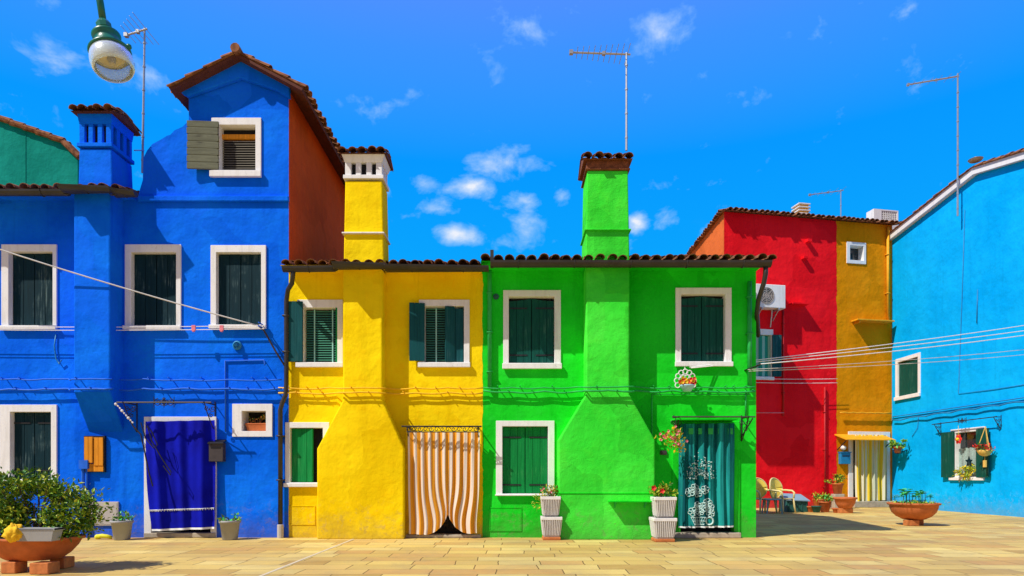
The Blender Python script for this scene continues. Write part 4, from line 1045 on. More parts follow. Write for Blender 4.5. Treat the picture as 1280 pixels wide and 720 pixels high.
for x in (-hw*.6, hw*.55):
    mb = MB(); mb.box(x-.025, x+.025, -.42, 0, q[2]-.06, q[2]-.005); mb.tube([(x,-.38,q[2]-.05),(x,-.02,q[2]-.36)], .018, 6); mb.build('bracket', M['metal'], t)
mb = MB(); mb.tube([(hw*.3,-.2,q[2]),(hw*.3,-.18,q[2]-.2),(hw*.35,-.05,q[2]-.6)], .02, 6); mb.build('hose', M['cable'], t)
q = FO.w(FO.P(1106,275)[0], .9, 0); a = at(1089,278,q.y-.2); b = at(1124,262,q.y-.2)
t = thing('air_conditioner', 'white louvered air conditioner on the ochre roof edge', 'air conditioner', ((a.x+b.x)/2, q.y, a.z-.25), ang); hw = (b.x-a.x)/2; hh = b.z-a.z+.25
mb = MB(); mb.ring((-hw,hw,0,hh), (-hw*.35,hw-.05,.28,hh-.05), -.2, .2); mb.box(-hw+.03, hw-.03, .0, .19, .02, hh-.02); mb.build('casing', M['white'], t, bevel=.01)
mb = MB()
for k in range(6): z = .3+(hh-.38)*k/5; mb.box(-hw*.35, hw-.05, -.18, -.15, z-.012, z+.012)
for k in range(9): x = -hw*.35+(hw*1.35-.05)*k/8; mb.box(x-.01, x+.01, -.19, -.17, .28, hh-.05)
mb.build('grille', M['whitepot'], t)
p0 = FR.w(FR.P(1001,268)[0]*1.03, 1.0, 0); a = at(993,271,p0.y); b = at(1009,254,p0.y)
t = thing('chimney_pot', 'small ringed yellow chimney pot on the red roof', 'chimney pot', ((a.x+b.x)/2, p0.y, a.z-.2), ang); hw = (b.x-a.x)/2-.04; hh = b.z-a.z+.2
mb = MB(); mb.taper(-hw, hw, -hw, hw, 0, -hw*.9, hw*.9, -hw*.9, hw*.9, hh-.06); mb.build('shaft', M['ochrepaint'], t)
mb = MB()
for k in range(4): z = .22+k*.12; mb.box(-hw-.04, hw+.04, -hw-.04, hw+.04, z, z+.045)
mb.build('louvre', M['whitepot'], t, bevel=.01)

# antennas
def antenna(name, label, base, top, boom0, boom1, n, el, r=.022, mast_extra=0, cl=True, tilt=0):
    """all world coordinates; boom0 -> boom1, elements lie across the boom"""
    base, top, boom0, boom1 = Vector(base), Vector(top), Vector(boom0), Vector(boom1)
    t = thing(name, label, 'antenna', base)
    mb = MB(); mb.tube([(0,0,0), top-base], r, 8, r1=r*.8)
    L = (top-base).length
    for k in range(int(L/.45)): mb.tube([(top-base)*((k+.5)*.45/L), (top-base)*((k+.5)*.45/L)+Vector((0,0,.03))], r*1.25, 8)
    mb.build('mast', M['metal'], t)
    mb = MB(); mb.tube([boom0-base, boom1-base], r*.8, 6); mb.box(*[v for i in range(3) for v in ((boom0-base)[i]-.035, (boom0-base)[i]+.035)]); m2 = (boom0*.45+boom1*.55)-base; mb.box(*[v for i in range(3) for v in (m2[i]-.03, m2[i]+.03)])
    bo = mb.build('boom', M['metal'], t)
    mb = MB(); d = (boom1-boom0).normalized(); ac = d.cross(Vector((0,0,1))).normalized(); ac = (ac + Vector((0,0,tilt))).normalized()
    for k in range(n):
        c = boom0.lerp(boom1, .1+.85*k/(n-1))-base; l = el*(.55+.45*k/(n-1)); mb.tube([c-ac*l/2, c+ac*l/2], .006, 4)
    mb.build('elements', M['metal'], bo)
    return t
Y = .45
antenna('antenna', 'thin antenna behind the blue chimney with its arm reaching toward the lamp', at(178,216,Y), at(181,35,Y), at(158,44,Y-.05), at(184,36,Y-.05), 5, .9)
mb = MB(); p0, p1 = at(168,188,.2), at(180,188,Y); mb.tube([(0,0,0), p1-p0], .012, 6); o = mb.build('mast_stay', M['metal']); o.location = p0; tag(o, 'short steel stay between the blue chimney and the antenna mast', 'stay')
Y = .1
antenna('antenna', 'tall antenna mast rising behind the green chimney top', at(783,188,Y), at(783,66,Y), at(714,65.5,Y), at(788,68,Y), 10, .62)
fY = 8.6
p1 = at(1209.5,270,8.15)
antenna('antenna', 'tall antenna fixed to the gable of the sky blue house', Vector((13.86,p1.y,p1.z)), Vector((13.86,p1.y,at(1208,92,p1.y).z)), Vector((13.86-1.42,p1.y+.2,at(1151,101,p1.y).z)), Vector((13.9,p1.y,at(1209,95,p1.y).z)), 6, .5, r=.028)
Y = 13.2
antenna('antenna', 'low television antenna on the red and ochre roof', at(1051,279,Y), at(1051,237,Y), at(1012,243.5,Y), at(1054,238,Y), 5, .7)

# ================================================================== CABLES AND LINES
def sagline(a, b, sag, n=14):
    a, b = Vector(a), Vector(b); return [a.lerp(b, k/n)-Vector((0,0,sag*4*(k/n)*(1-k/n))) for k in range(n+1)]
def line(name, label, pts, r, mat, cat='cable', group=None, n=6):
    o0 = Vector(pts[0]); mb = MB(); mb.tube([Vector(p)-o0 for p in pts], r, n)
    o = mb.build(name, M[mat], smooth=True); o.location = o0; return tag(o, label, cat, group)
def facade_run(name, label, pxs, py, mat, off=.10, r=.012, cat='cable', jitter=.012, brackets=None, wav=0):
    """a cable along the three facades, carried out around whatever stands proud"""
    pts = []; rg = random.Random(hash_(label))
    for px, o in pxs:
        p = at(px, py, -o-off)
        pts.append(Vector((p.x, -o-off, p.z+rg.uniform(-1,1)*jitter)))
    full = []
    for a, b in zip(pts[:-1], pts[1:]):
        n = max(2, int((b-a).length/.12)); 
        for k in range(n):
            q = a.lerp(b, k/n); q.z += -.02*math.sin(PI*k/n)*((b-a).length > .5) + wav*rg.uniform(-1,1); full.append(q)
    full.append(pts[-1]); o0 = full[0]
    t = thing(name, label, cat, o0)
    mb = MB(); mb.tube([q-o0 for q in full], r, 6); mb.build('wire', M[mat], t, smooth=True)
    if brackets:
        for px, o in brackets:
            p = at(px, py, -o); s = MB(); s.tube([Vector((p.x,-o,p.z))-o0, Vector((p.x,-o-off-.045,p.z+.012))-o0], .011, 5); s.build('bracket', M[mat], t)
    return t
def hash_(s): return sum(ord(c)*(i+1) for i, c in enumerate(s))
BB = .40
runb = [(-60,0),(20,0),(55,0),(86,0),(89,BB),(112,BB),(139,BB),(142,.02),(180,0),(230,0),(285,0),(352,0)]
facade_run('facade_cable', 'upper blue painted cable along the blue house above the door', runb, 474, 'bluepaint', .10, .014, brackets=[(8,0),(30,0),(100,BB),(190,0),(215,0),(255,0),(318,0),(335,0)])
facade_run('facade_cable', 'lower blue painted cable along the blue house above the door', runb, 486, 'bluepaint', .10, .018, brackets=[(25,0),(62,0),(118,BB),(205,0),(240,0),(290,0),(312,0),(345,0)], wav=.006)
runy = [(348,.02),(370,0),(412,0),(427,BD),(452,BD),(480,BD),(484,0),(520,0),(560,0),(604,0)]
facade_run('facade_cable', 'upper yellow painted cable along the yellow house', runy, 485, 'yellowpaint', .08, .014, brackets=[(385,0),(398,0),(440,BD),(520,0),(545,0),(575,0)])
facade_run('facade_cable', 'lower yellow painted cable along the yellow house', runy, 491, 'yellowpaint', .08, .016, brackets=[(372,0),(404,0),(462,BD),(505,0),(560,0),(590,0)], wav=.006)
rung = [(604,0),(640,0),(680,0),(722,0),(731,GB),(760,GB),(789,GB),(796,0),(840,0),(880,0),(944,0)]
facade_run('facade_cable', 'upper green painted cable along the green house', rung, 484, 'greenpaint', .09, .014, brackets=[(622,0),(650,0),(690,0),(745,GB),(815,0),(835,0),(905,0),(915,0),(930,0)])
facade_run('facade_cable', 'lower green painted cable along the green house', rung, 489, 'greenpaint', .09, .018, brackets=[(635,0),(665,0),(705,0),(770,GB),(822,0),(870,0),(895,0),(938,0)], wav=.008)
# washing lines under the blue house's upper windows
for k, (yy, lb) in enumerate(((408,'upper of two white washing lines under the blue house windows'),(412,'lower of two white washing lines under the blue house windows'))):
    t = thing('washing_line', lb, 'washing line', at(-60,yy,-.22))
    mb = MB(); p0 = at(-60,yy,-.22); mb.tube([q-p0 for q in sagline(p0, at(330,yy-1,-.22), .02)], .007, 5); mb.build('line', M['white'], t)
    mb = MB(); q = at(330,yy-1,0)-p0; mb.tube([q, q+Vector((0,-.26,0))], .012, 6); mb.build('bracket', M['bluepaint'], t)
for px, lb in ((242,'pink peg clipped on the washing line between the two right blue windows'),(277,'pink peg clipped on the washing line under the right blue window')):
    p = at(px,410,-.225); mb = MB(); mb.box(-.035,.035,-.012,.012,-.05,.05); mb.box(-.02,.02,-.018,.018,-.07,-.05); o = mb.build('clothes_peg', M['pinkflower'], bevel=.005); o.location = p; tag(o, lb, 'clothes peg', 'pegs on the blue house washing line')
line('overhead_cable', 'pale grey cable slanting down across the blue upper windows', sagline(at(-60,292,-.75), at(326,408,-.12), .05), .013, 'cable')
line('overhead_cable', 'dark cable running down from the right blue window to the yellow house', [at(322,406,-.12), at(330,413,-.13), at(345,440,-.12), at(359,462,-.10)], .018, 'gutter')
p = at(310,404,-.12)
# small loose wires on the blue wall
line('wall_wire', 'dark curled wire hanging below the left upper window of the blue house', [at(70,418,-.02), at(68,432,-.03), at(70,448,-.03), at(74,455,-.04), at(77,450,-.05)], .012, 'bluebox', 'wire')
line('wall_wire', 'blue painted conduit bent over the small niche window', [at(282,540,-.02), at(281.5,451,-.02), at(330,450,-.02), at(331,456,-.12)], .014, 'bluepaint', 'conduit')
line('wall_wire', 'green painted conduit bent along the wall left of the teal curtain', [at(815,642,-.02), at(815,493,-.02), at(938,493,-.02)], .011, 'greenpaint', 'conduit')
line('wall_wire', 'green painted conduit dropping from the cables to the right end of the awning rod', [at(932,488,-.03), at(932,520,-.03)], .014, 'greenpaint', 'conduit')
# long washing lines between the green house and the sky blue house
tgt = [(14.05, 4.2, 5.10), (14.05, 4.0, 4.93), (14.05, 3.8, 4.80), (14.05, 4.4, 4.46), (14.05, 4.6, 4.34)]
src = [(862,459,.25),(864,460,.25),(951,455,.5),(935,462,.2),(936,464,.2)]
lab = ['topmost of the white lines strung from the green house to the right','second white line below the topmost one on the right','third white line below the topmost one on the right','upper of the two faint low lines across the sky blue wall','lowest faint line across the sky blue wall']
for k in range(5):
    a = at(src[k][0], src[k][1], -src[k][2]); line('washing_line', lab[k], sagline(a, tgt[k], .06), .009 if k < 3 else .006, 'white' if k < 3 else 'cable', 'washing line', 'long washing lines across the alley', 5)
p = at(931,463,0); line('line_hook', 'dark iron hook arm at the right edge of the green wall', [p, at(945,458,-.35), at(951,455,-.5)], .016, 'iron', 'hook')
for k, py in enumerate((473,478)):
    a = FR.w(*[FR.P(938,py,.3)[0], -.3, FR.P(938,py,.3)[1]]); b = FO.w(FO.P(1047,py+.5,.3)[0], -.3, FO.P(1047,py+.5,.3)[1])
    line('washing_line', ('upper' if k == 0 else 'lower')+' short white line below the red house window', sagline(a, b, .02), .009, 'white', 'washing line', 'short washing lines on the red wall', 5)
for k, (z0, z1, off) in enumerate(((521,497,.05),(525,501,.10))):
    pts = []; rg = random.Random(k)
    for i in range(18):
        px = 1116+ (1290-1116)*i/17; py = z0+(z1-z0)*(px-1116)/164 + (1.5 if k and i % 3 == 1 else 0)
        x, z = FC.P(px, py, off); pts.append(FC.w(x, -off, z))
    line('facade_cable', ('upper' if k == 0 else 'lower')+' dark cable running along the sky blue wall', pts, .016+.006*k, 'bluebox')
def cyanline(label, pxs, mat='bluebox', r=.009):
    pts = []
    for px, py in pxs:
        x, z = FC.P(px, py, .02); pts.append(FC.w(x, -.02, z))
    line('wall_wire', label, pts, r, mat, 'wire')
cyanline('thin wire drawing a tall rectangle on the sky blue wall', [(1206,262),(1203,360),(1198,492),(1240,487),(1290,479)])
cyanline('short dark wire stub high on the sky blue wall', [(1222,362),(1221,404)], r=.014)
cyanline('short hanging wire below the dark cable near the ochre corner', [(1148,520),(1147,535),(1140,546)])
a = FR.w(FR.P(935,516,.3)[0], -.3, FR.P(935,516,.3)[1]); b = FR.w(FR.P(980,516,.3)[0], -.3, FR.P(980,516,.3)[1])
line('wall_rod', 'thin pinkish rod low on the red wall beside the green corner', [a, b], .014, 'pinkflower', 'rod')
a = FO.w(FO.P(1050,516,.12)[0], -.12, FO.P(1050,516,.12)[1]); b = FO.w(FO.P(1114,517,.12)[0], -.12, FO.P(1114,517,.12)[1])
line('facade_cable', 'ochre painted cable above the ochre door canopy', [a.lerp(b, k/12)+Vector((0,0,.02*(k % 2))) for k in range(13)], .03, 'ochrepaint')

# ================================================================== STREET LAMP (hanging into the picture from its post at the left)
LY = -7.3
lc = at(139, 72, LY)
px_, pz_ = at(-170, 0, LY).x, 4.9
t = thing('street_lamp', 'dark green street lamp with milky glass shade hanging in the upper left sky', 'street lamp', (px_, LY, 0))
L0 = Vector((px_, LY, 0))
ax = (at(141,36,LY)-at(139,72,LY)).normalized(); ax = (ax + Vector((-.34, .12, 0))).normalized()      # the lamp hangs a little tilted
rot = Vector((0,0,1)).rotation_difference(ax).to_matrix().to_4x4(); Mx = Matrix.Translation(lc-L0) @ rot @ Matrix.Scale(.86, 4)
mb = MB(); mb.lathe([(.12,0),(.12,.03),(.075,.5),(.06,1.0),(.05,4.0),(.045,pz_-.2)], (0,0,0), 16)
mb.build('post', M['lampgreen'], t, smooth=True)
topj = Mx @ Vector((0,0,.34))
mb = MB(); pts = [Vector((0,0,pz_-.25))]
for k in range(13):
    a = PI*k/12; e_ = Vector((topj.x*.5*(1-math.cos(a)), 0, pz_-.25+.55*math.sin(a)*1.0 + (topj.z+.12-(pz_-.25))*k/12)); pts.append(e_)
pts.append(topj)
mb.tube(pts, .024, 10); mb.build('arm', M['lampgreen'], t, smooth=True)
mb = MB()
mb.lathe([(.030,.25),(.058,.27),(.062,.31),(.045,.345),(.02,.35)], n=8, M=Mx)
mb.lathe([(.018,.22),(.018,.26)], n=8, M=Mx); mb.build('joint', M['lampgreen'], t)
mb = MB(); mb.lathe([(.16,.035),(.165,.05),(.125,.085),(.105,.095),(.092,.16),(.096,.175),(.108,.19),(.112,.205),(.09,.222),(.0001,.226)], n=28, M=Mx)
mb.lathe([(.155,.034),(.10,.05),(.0001,.055)], n=28, M=Mx); mb.ball(Mx @ Vector((.165,0,.055)), .02, 6); mb.build('hood', M['lampgreen'], t, smooth=True)
mb = MB(); mb.lathe([(.150,.036),(.163,.0),(.168,-.05),(.160,-.095),(.146,-.120),(.142,-.116),(.155,-.092),(.162,-.05),(.157,0),(.145,.034)], n=32, M=Mx); mb.build('glass_shade', M['lampglass'], t, smooth=True)
mb = MB(); mb.lathe([(.0001,.012),(.12,.012),(.135,.002),(.08,-.012),(.0001,-.016)], n=20, M=Mx); mb.build('reflector', M['reflector'], t, smooth=True)
mb = MB(); mb.lathe([(.034,-.014),(.034,-.03),(.022,-.04),(.026,-.055),(.020,-.068),(.0001,-.072)], n=12, M=Mx); mb.build('bulb', M['greypaint'], t, smooth=True)

# ================================================================== POTS AND PLANTS
def pot_obj(name, label, prof, loc, mat, cat='pot', n=24, sx=1, sy=1, soil=None, group=None, rz=0):
    t = thing(name, label, cat, loc, rz, group)
    mb = MB(); mb.lathe(prof, n=n, sx=sx, sy=sy); mb.build('pot', M[mat], t, smooth=False, bevel=0)
    for p in t.children[0].data.polygons: p.use_smooth = True
    if soil: s = MB(); s.lathe([(.0001,soil[1]+.015),(soil[0]*.6,soil[1]+.01),(soil[0],soil[1])], n=n, sx=sx, sy=sy); s.v = s.v; s.build('soil', M['soil'], t)
    return t
def pot_prof(r0, r1, h, rim=.02, th=.02):
    return [(r0*.9,0),(r0,.008),(r1-.006,h-rim*1.6),(r1-.004,h-rim*1.55),(r1+rim*.5,h-rim*1.5),(r1+rim*.6,h-.004),(r1+rim*.4,h),(r1-th+.004,h),(r1-th,h-.01),(r1-th-.01,h*.7)]
def plant(name, label, loc, rad, n, L, Wd, ms, flowers=None, clumps=10, stems=5, hang=False, group=None, h0=0, seed=1, mats=('leaf1','leaf2','leaf3'), cat='plant', spread=.35):
    rg = random.Random(seed); t = thing(name, label, cat, loc, 0, group)
    mb = MB(); mb.foliage((0,0,h0+rad[2]*.9), rad, n, L, Wd, clumps, spread, ms, rg); mb.build('foliage', [M[m] for m in mats], t)
    st = MB()
    for k in range(stems):
        a = rg.uniform(0, 6.28); e = Vector((rad[0]*.6*math.cos(a), rad[1]*.6*math.sin(a), h0+rad[2]*1.1))
        st.tube([(.02*math.cos(a),.02*math.sin(a),0), e*.5+Vector((0,0,.02)), e], .007 if rad[2] < .3 else .014, 5, r1=.004)
    st.build('stems', M['bark'], t)
    if flowers:
        f = MB(); fm, nf, fr = flowers
        for _ in range(nf):
            a, b = rg.uniform(0, 6.28), rg.uniform(-.3, 1); q = Vector((rad[0]*.95*math.cos(a)*math.sqrt(max(0,1-b*b)), rad[1]*.95*math.sin(a)*math.sqrt(max(0,1-b*b)), h0+rad[2]*(.9+b)))
            for k in range(5):
                w_ = 2*PI*k/5; f.leaf(q, (math.cos(w_), -.5, math.sin(w_)), (0,-1,0), fr, fr*.8)
        f.build('flowers', M[fm], t)
    return t

# big left planter: oval bowl on brick blocks
LP = ground_at(42, -4.15); LPz = .10
for k, (px, lb) in enumerate(((18,'left brick block under the large bowl planter'),(56,'middle brick block under the large bowl planter'),(78,'right brick block under the large bowl planter'))):
    yo = (-4.35, -4.42, -3.95)[k]; p = ground_at(px, yo); mb = MB(); w_ = (.085,.11,.09)[k]
    mb.box(-w_, w_, -.10, .10, .002, LPz+.035); o = mb.build('brick_block', M['brick'], bevel=.01); o.location = p; tag(o, lb, 'brick', 'bricks under the left planter')
pot_obj('bowl_planter', 'large terracotta bowl planter with a leafy bush at the lower left', [(.30,0),(.33,.015),(.42,.08),(.50,.17),(.535,.235),(.575,.245),(.578,.275),(.54,.278),(.51,.25),(.46,.15)], (LP.x, LP.y, LPz+.036), 'terracotta', 'planter', 40, 1, .72, (.52,.255))
rgb = random.Random(5)
t = thing('bush', 'dense leafy green bush growing in the large left bowl planter', 'bush', (LP.x, LP.y, LPz+.29))
mb = MB()
for cx_, cz_, rx, rz_, n in ((-.46,.42,.34,.30,1500),(-.1,.40,.42,.36,2000),(.32,.34,.36,.30,1700),(-.20,.66,.26,.16,650),(.62,.40,.20,.15,420),(.45,.18,.26,.2,700),(-.4,.2,.3,.2,600)):
    mb.foliage((cx_,rgb.uniform(-.05,.05),cz_), (rx,.33,rz_), n, .062, .034, 16, .32, (0,0,1,1,2), rgb)
mb.build('foliage', [M['leaf1'], M['leaf2'], M['leaf3']], t)
mb = MB()
for k in range(22):
    e = Vector((rgb.uniform(-.6,.65), rgb.uniform(-.25,.25), rgb.uniform(.3,.7))); mb.tube([(e.x*.45,e.y*.5,-.03), e*.55+Vector((rgb.uniform(-.05,.05),0,0)), e], .012, 5, r1=.004)
mb.build('stems', M['bark'], t)
p = at(48, 672, -4.50); mb = MB()
mb.taper(-.20,.20,-.07,.07,0,-.235,.235,-.085,.085,.14); mb.ring((-.25,.25,.13,.15),(-.24,.24,.135,.145),-.09,.09); mb.box(-.25,-.23,-.09,.09,.125,.15); mb.box(.23,.25,-.09,.09,.125,.15)
o = mb.build('flower_trough', M['greypot'], bevel=.012); o.location = (p.x, p.y, LPz+.29); tag(o, 'grey plastic trough standing among the leaves of the left bowl planter', 'trough')
p = at(18, 665, -4.56); mb = MB()
def rag(u, v):
    a, q = 2*PI*u, PI*v; p_ = Vector((math.cos(a)*math.sin(q), math.sin(a)*math.sin(q), -math.cos(q)))
    k = 1+.28*noise.noise(p_*2.3)+.16*noise.noise(p_*5+Vector((3,1,2)))-.10*abs(math.sin(4.5*a+2*q))
    return (p_.x*.115*k, p_.y*.08*k, .10+p_.z*.105*k)
bowed(mb, rag, 40, 22); o = mb.build('rag', M['cloth_yellow'], smooth=True, solid=.006); o.location = (p.x, p.y, LPz+.285); tag(o, 'crumpled yellow rag at the left end of the grey trough', 'rag')

# grey pots by the blue door
def greypot(px, Y, label, plab, seed, s=1):
    p = ground_at(px, Y); pot_obj('plant_pot', label, [(.12*s,0.002),(.13*s,.01),(.168*s,.30*s),(.185*s,.302*s),(.188*s,.345*s),(.178*s,.348*s),(.165*s,.345*s),(.16*s,.25*s)], p, 'greypot', 'pot', 24, 1, 1, (.162*s,.31*s), 'grey pots beside the blue door')
    plant('potted_plant', plab, (p.x, p.y, .31*s), (.16,.13,.08), 90, .07, .045, (0,0,2), None, 8, 4, seed=seed, mats=('leaf1','leaf2','bright'))
greypot(152.5, -.42, 'grey plastic pot in front of the utility panel', 'small green plant in the grey pot by the utility panel', 3)
greypot(287.5, -.40, 'grey plastic pot under the mailbox beside the blue curtain', 'low sparse plant in the grey pot under the mailbox', 4)
p = ground_at(131, -.30); mb = MB(); mb.tube([(-.13,0,.04),(-.05,-.01,.06),(.04,0,.05),(.12,.01,.03)], .045, 10, r1=.03); mb.ball((-.13,0,.04), .05, 8); o = mb.build('garden_clog', M['lime'], smooth=True); o.location = p; tag(o, 'bright yellow green rubber clog on the pavement beside the grey pot', 'clog')
# pot in the niche
q = FB.w((niche[1][0]+niche[1][1])/2+.02, .12, niche[1][2]+.002)
t = thing('flower_box', 'small orange flower box inside the white framed wall niche', 'flower box', q); mb = MB(); mb.taper(-.17,.17,-.07,.07,0,-.20,.20,-.09,.09,.13); mb.box(-.205,.205,-.095,.095,.125,.15); mb.build('trough', M['terracotta'], t, bevel=.008)
plant('niche_plant', 'dry reddish plant in the niche flower box', (q.x, q.y, q.z+.14), (.17,.05,.08), 60, .06, .03, (0,1,2), None, 8, 7, seed=9, mats=('leaf2','rope','terracotta'))

# ribbed white planters
def ribbed(name, label, loc, w0, w1, h, saucer, grp=None):
    t = thing(name, label, 'planter', loc, 0, grp)
    mb = MB(); mb.taper(-w0,w0,-w0,w0,.004,-w1,w1,-w1,w1,h-.05,1); nr = 10
    for k in range(nr):
        u = -1+2*(k+.5)/nr; rw = .27/nr
        for sx, sy in ((0,-1),(0,1),(-1,0),(1,0)):
            lo, hi = w0*.97, w1*.97; e0, e1 = w0+.018, w1+.018
            if sx == 0:
                a0, a1, b0, b1 = lo*(u-rw), lo*(u+rw), hi*(u-rw), hi*(u+rw)
                mb.add([(a0,sy*e0,.03),(a1,sy*e0,.03),(b1,sy*e1,h-.055),(b0,sy*e1,h-.055),(a0,sy*w0*.98,.03),(a1,sy*w0*.98,.03),(b1,sy*w1*.98,h-.055),(b0,sy*w1*.98,h-.055)],
                       [(0,1,2,3),(0,4,5,1),(1,5,6,2),(2,6,7,3),(3,7,4,0)])
            else:
                a0, a1, b0, b1 = lo*(u-rw), lo*(u+rw), hi*(u-rw), hi*(u+rw)
                mb.add([(sx*e0,a0,.03),(sx*e0,a1,.03),(sx*e1,b1,h-.055),(sx*e1,b0,h-.055),(sx*w0*.98,a0,.03),(sx*w0*.98,a1,.03),(sx*w1*.98,b1,h-.055),(sx*w1*.98,b0,h-.055)],
                       [(0,1,2,3),(0,4,5,1),(1,5,6,2),(2,6,7,3),(3,7,4,0)])
    mb.ring((-w1-.016,w1+.016,0,1),(-w1+.02,w1-.02,.0,1),0,0) if False else None
    mb.build('pot', [M['whitepot'], M['greypaint']], t)  # grey body puts groove shade into the colour between the white ribs
    rm = MB()
    for a in ((-w1-.018,w1+.018,-w1-.018,-w1+.012),(-w1-.018,w1+.018,w1-.012,w1+.018),(-w1-.018,-w1+.012,-w1+.0121,w1-.0121),(w1-.012,w1+.018,-w1+.0121,w1-.0121)): rm.box(a[0],a[1],a[2],a[3],h-.055,h)
    rm.build('rim', M['whitepot'], t, bevel=.006)
    if saucer: s = MB(); s.box(-w0-.02,w0+.02,-w0-.02,w0+.02,-.052,.002); s.build('saucer', M['brick'], t, bevel=.01)
    return t
for px, nm, fl, sd in ((689,'left','trailing',1),(828.5,'right','flowering',2)):
    Yp = -.34 if nm == 'left' else -.66
    p = ground_at(px, Yp); s = (Yp+12)/12; wd = .17 if nm == 'left' else .185
    where = 'under the lower green window' if nm == 'left' else 'beside the teal curtain'
    ribbed('ribbed_planter', 'lower white ribbed planter of the stack '+where, (p.x,p.y,.054), wd*.82, wd, .36, True, 'stacked white ribbed planters')
    ribbed('ribbed_planter', 'upper white ribbed planter of the stack '+where, (p.x+(-.015 if nm == 'left' else .01),p.y,.416), wd*.74, wd*.93, .36, False, 'stacked white ribbed planters')
    if nm == 'left':
        plant('potted_plant', 'straggly brown green plant in the white planters under the lower green window', (p.x,p.y,.73), (.20,.15,.12), 260, .07, .026, (0,1,2,3), ('pinkflower',4,.03), 12, 7, seed=21, mats=('leaf1','leaf2','leaf3','rope'))
        t_ = thing('trailing_stem', 'thin trailing stem hanging left of the white planter under the green window', 'plant', (p.x-.14,p.y-.1,.76)); mb = MB(); mb.foliage((-.12,0,-.10),(.10,.06,.12),60,.05,.022,6,.35,(0,1),random.Random(3)); mb.build('foliage', [M['leaf3'],M['leaf1']], t_)
    else: plant('potted_plant', 'leafy plant with an orange red bloom in the white planters beside the teal curtain', (p.x,p.y,.74), (.21,.16,.13), 260, .075, .04, (0,0,2,2,1), ('redflower',3,.06), 12, 6, seed=22)

# pots in front of the red and ochre houses
def terracotta(px, py, w, h, label, plab=None, prad=None, n=120, flowers=None, seed=0, base=None, mats=('leaf1','leaf2','leaf3'), stand=0):
    """px, py: the foot in the photo; w, h in photo pixels"""
    Yg = CAM_Y + F*EYE/(py-CY) if base is None else base[0]; k = (Yg-CAM_Y)/F; z0 = 0 if base is None else base[1]
    x = (px-CX)*k; r1 = w*k/2; hh = h*k
    pot_obj('terracotta_pot', label, pot_prof(r1*.66, r1*.93, hh, .03), (x,Yg,z0+.002), 'terracotta', 'pot', 22, 1, 1, (r1*.86, hh-.03), 'terracotta pots by the ochre doorway')
    if plab: plant('potted_plant', plab, (x,Yg,z0+hh-.04), tuple(k*q for q in prad), n, .10, .06, (0,1,2), flowers, 9, 5, seed=seed, mats=mats)
    return x, Yg, hh, k
x, Yg, hh, k = terracotta(1013, 640, 12, 7.5, 'small shallow terracotta pot nearest the green bin at the red wall')
terracotta(1009, 633, 12, 8, 'brown pot with dry stems behind the shallow pots at the red wall', 'dry orange stems in the brown pot at the red wall', (6,5,4), 60, None, 31, mats=('rope','leaf2','terracotta'))
terracotta(1023, 636, 14, 12, 'terracotta pot with pink flowers at the red wall', 'plant with small pink orange flowers at the red wall', (10,7,5), 140, ('redflower',9,.06), 32)
terracotta(1031, 640, 15, 13, 'round terracotta pot with low greens in the middle of the pot row', 'low bright green plant in the middle of the pot row', (9,6,4), 130, None, 33, mats=('bright','leaf1','leaf3'))
terracotta(1045, 641, 9, 6, 'tiniest terracotta pot on the ground before the big bowl')
Yb = CAM_Y+F*EYE/(641.5-CY); kb = (Yb-CAM_Y)/F
for px, lb in ((1053,'left brick under the wide terracotta bowl'),(1060,'right brick under the wide terracotta bowl')):
    mb = MB(); mb.box(-.10,.10,-.12,.12,.002,.155); o = mb.build('brick_block', M['brick'], bevel=.012); o.location = ((px-CX)*kb, Yb, 0); tag(o, lb, 'brick', 'bricks under the wide terracotta bowl')
pot_obj('terracotta_bowl', 'wide terracotta bowl raised on two bricks before the ochre doorway', [(.17,0),(.19,.01),(.27,.14),(.30,.27),(.335,.275),(.337,.33),(.30,.335),(.28,.27),(.2,.1)], ((1056.5-CX)*kb, Yb, .157), 'terracotta', 'pot', 26, 1, 1, (.285,.29))
terracotta(1047, 620, 14, 13, 'tall set terracotta pot with leafy plant behind the wide bowl', 'leafy green plant in the raised pot behind the wide bowl', (11,8,6), 190, None, 35, base=(10.55,.52))
mb = MB(); kk = (10.55-CAM_Y)/F; mb.box(-.2,.2,-.17,.17,.002,.25); mb.box(-.17,.17,-.15,.15,.251,.515); o = mb.build('pot_stand', M['step'], bevel=.015); o.location = ((1047-CX)*kk, 10.55, 0); tag(o, 'stone stand carrying the raised pot behind the wide bowl', 'stand')
terracotta(1064, 631, 13, 12, 'terracotta pot with sparse shoots beside the ochre doorstep', 'sparse shoots in the pot beside the ochre doorstep', (6,5,3), 40, None, 36)
x = (1022-CX); Yg = CAM_Y+F*EYE/(640.5-CY); kk = (Yg-CAM_Y)/F
pot_obj('plant_pot', 'small dark green plastic pot between the terracotta pots', pot_prof(.10,.14,.20), ((1020.5-CX)*kk, Yg, .002), 'darkgreen', 'pot', 18, 1, 1, (.12,.17))

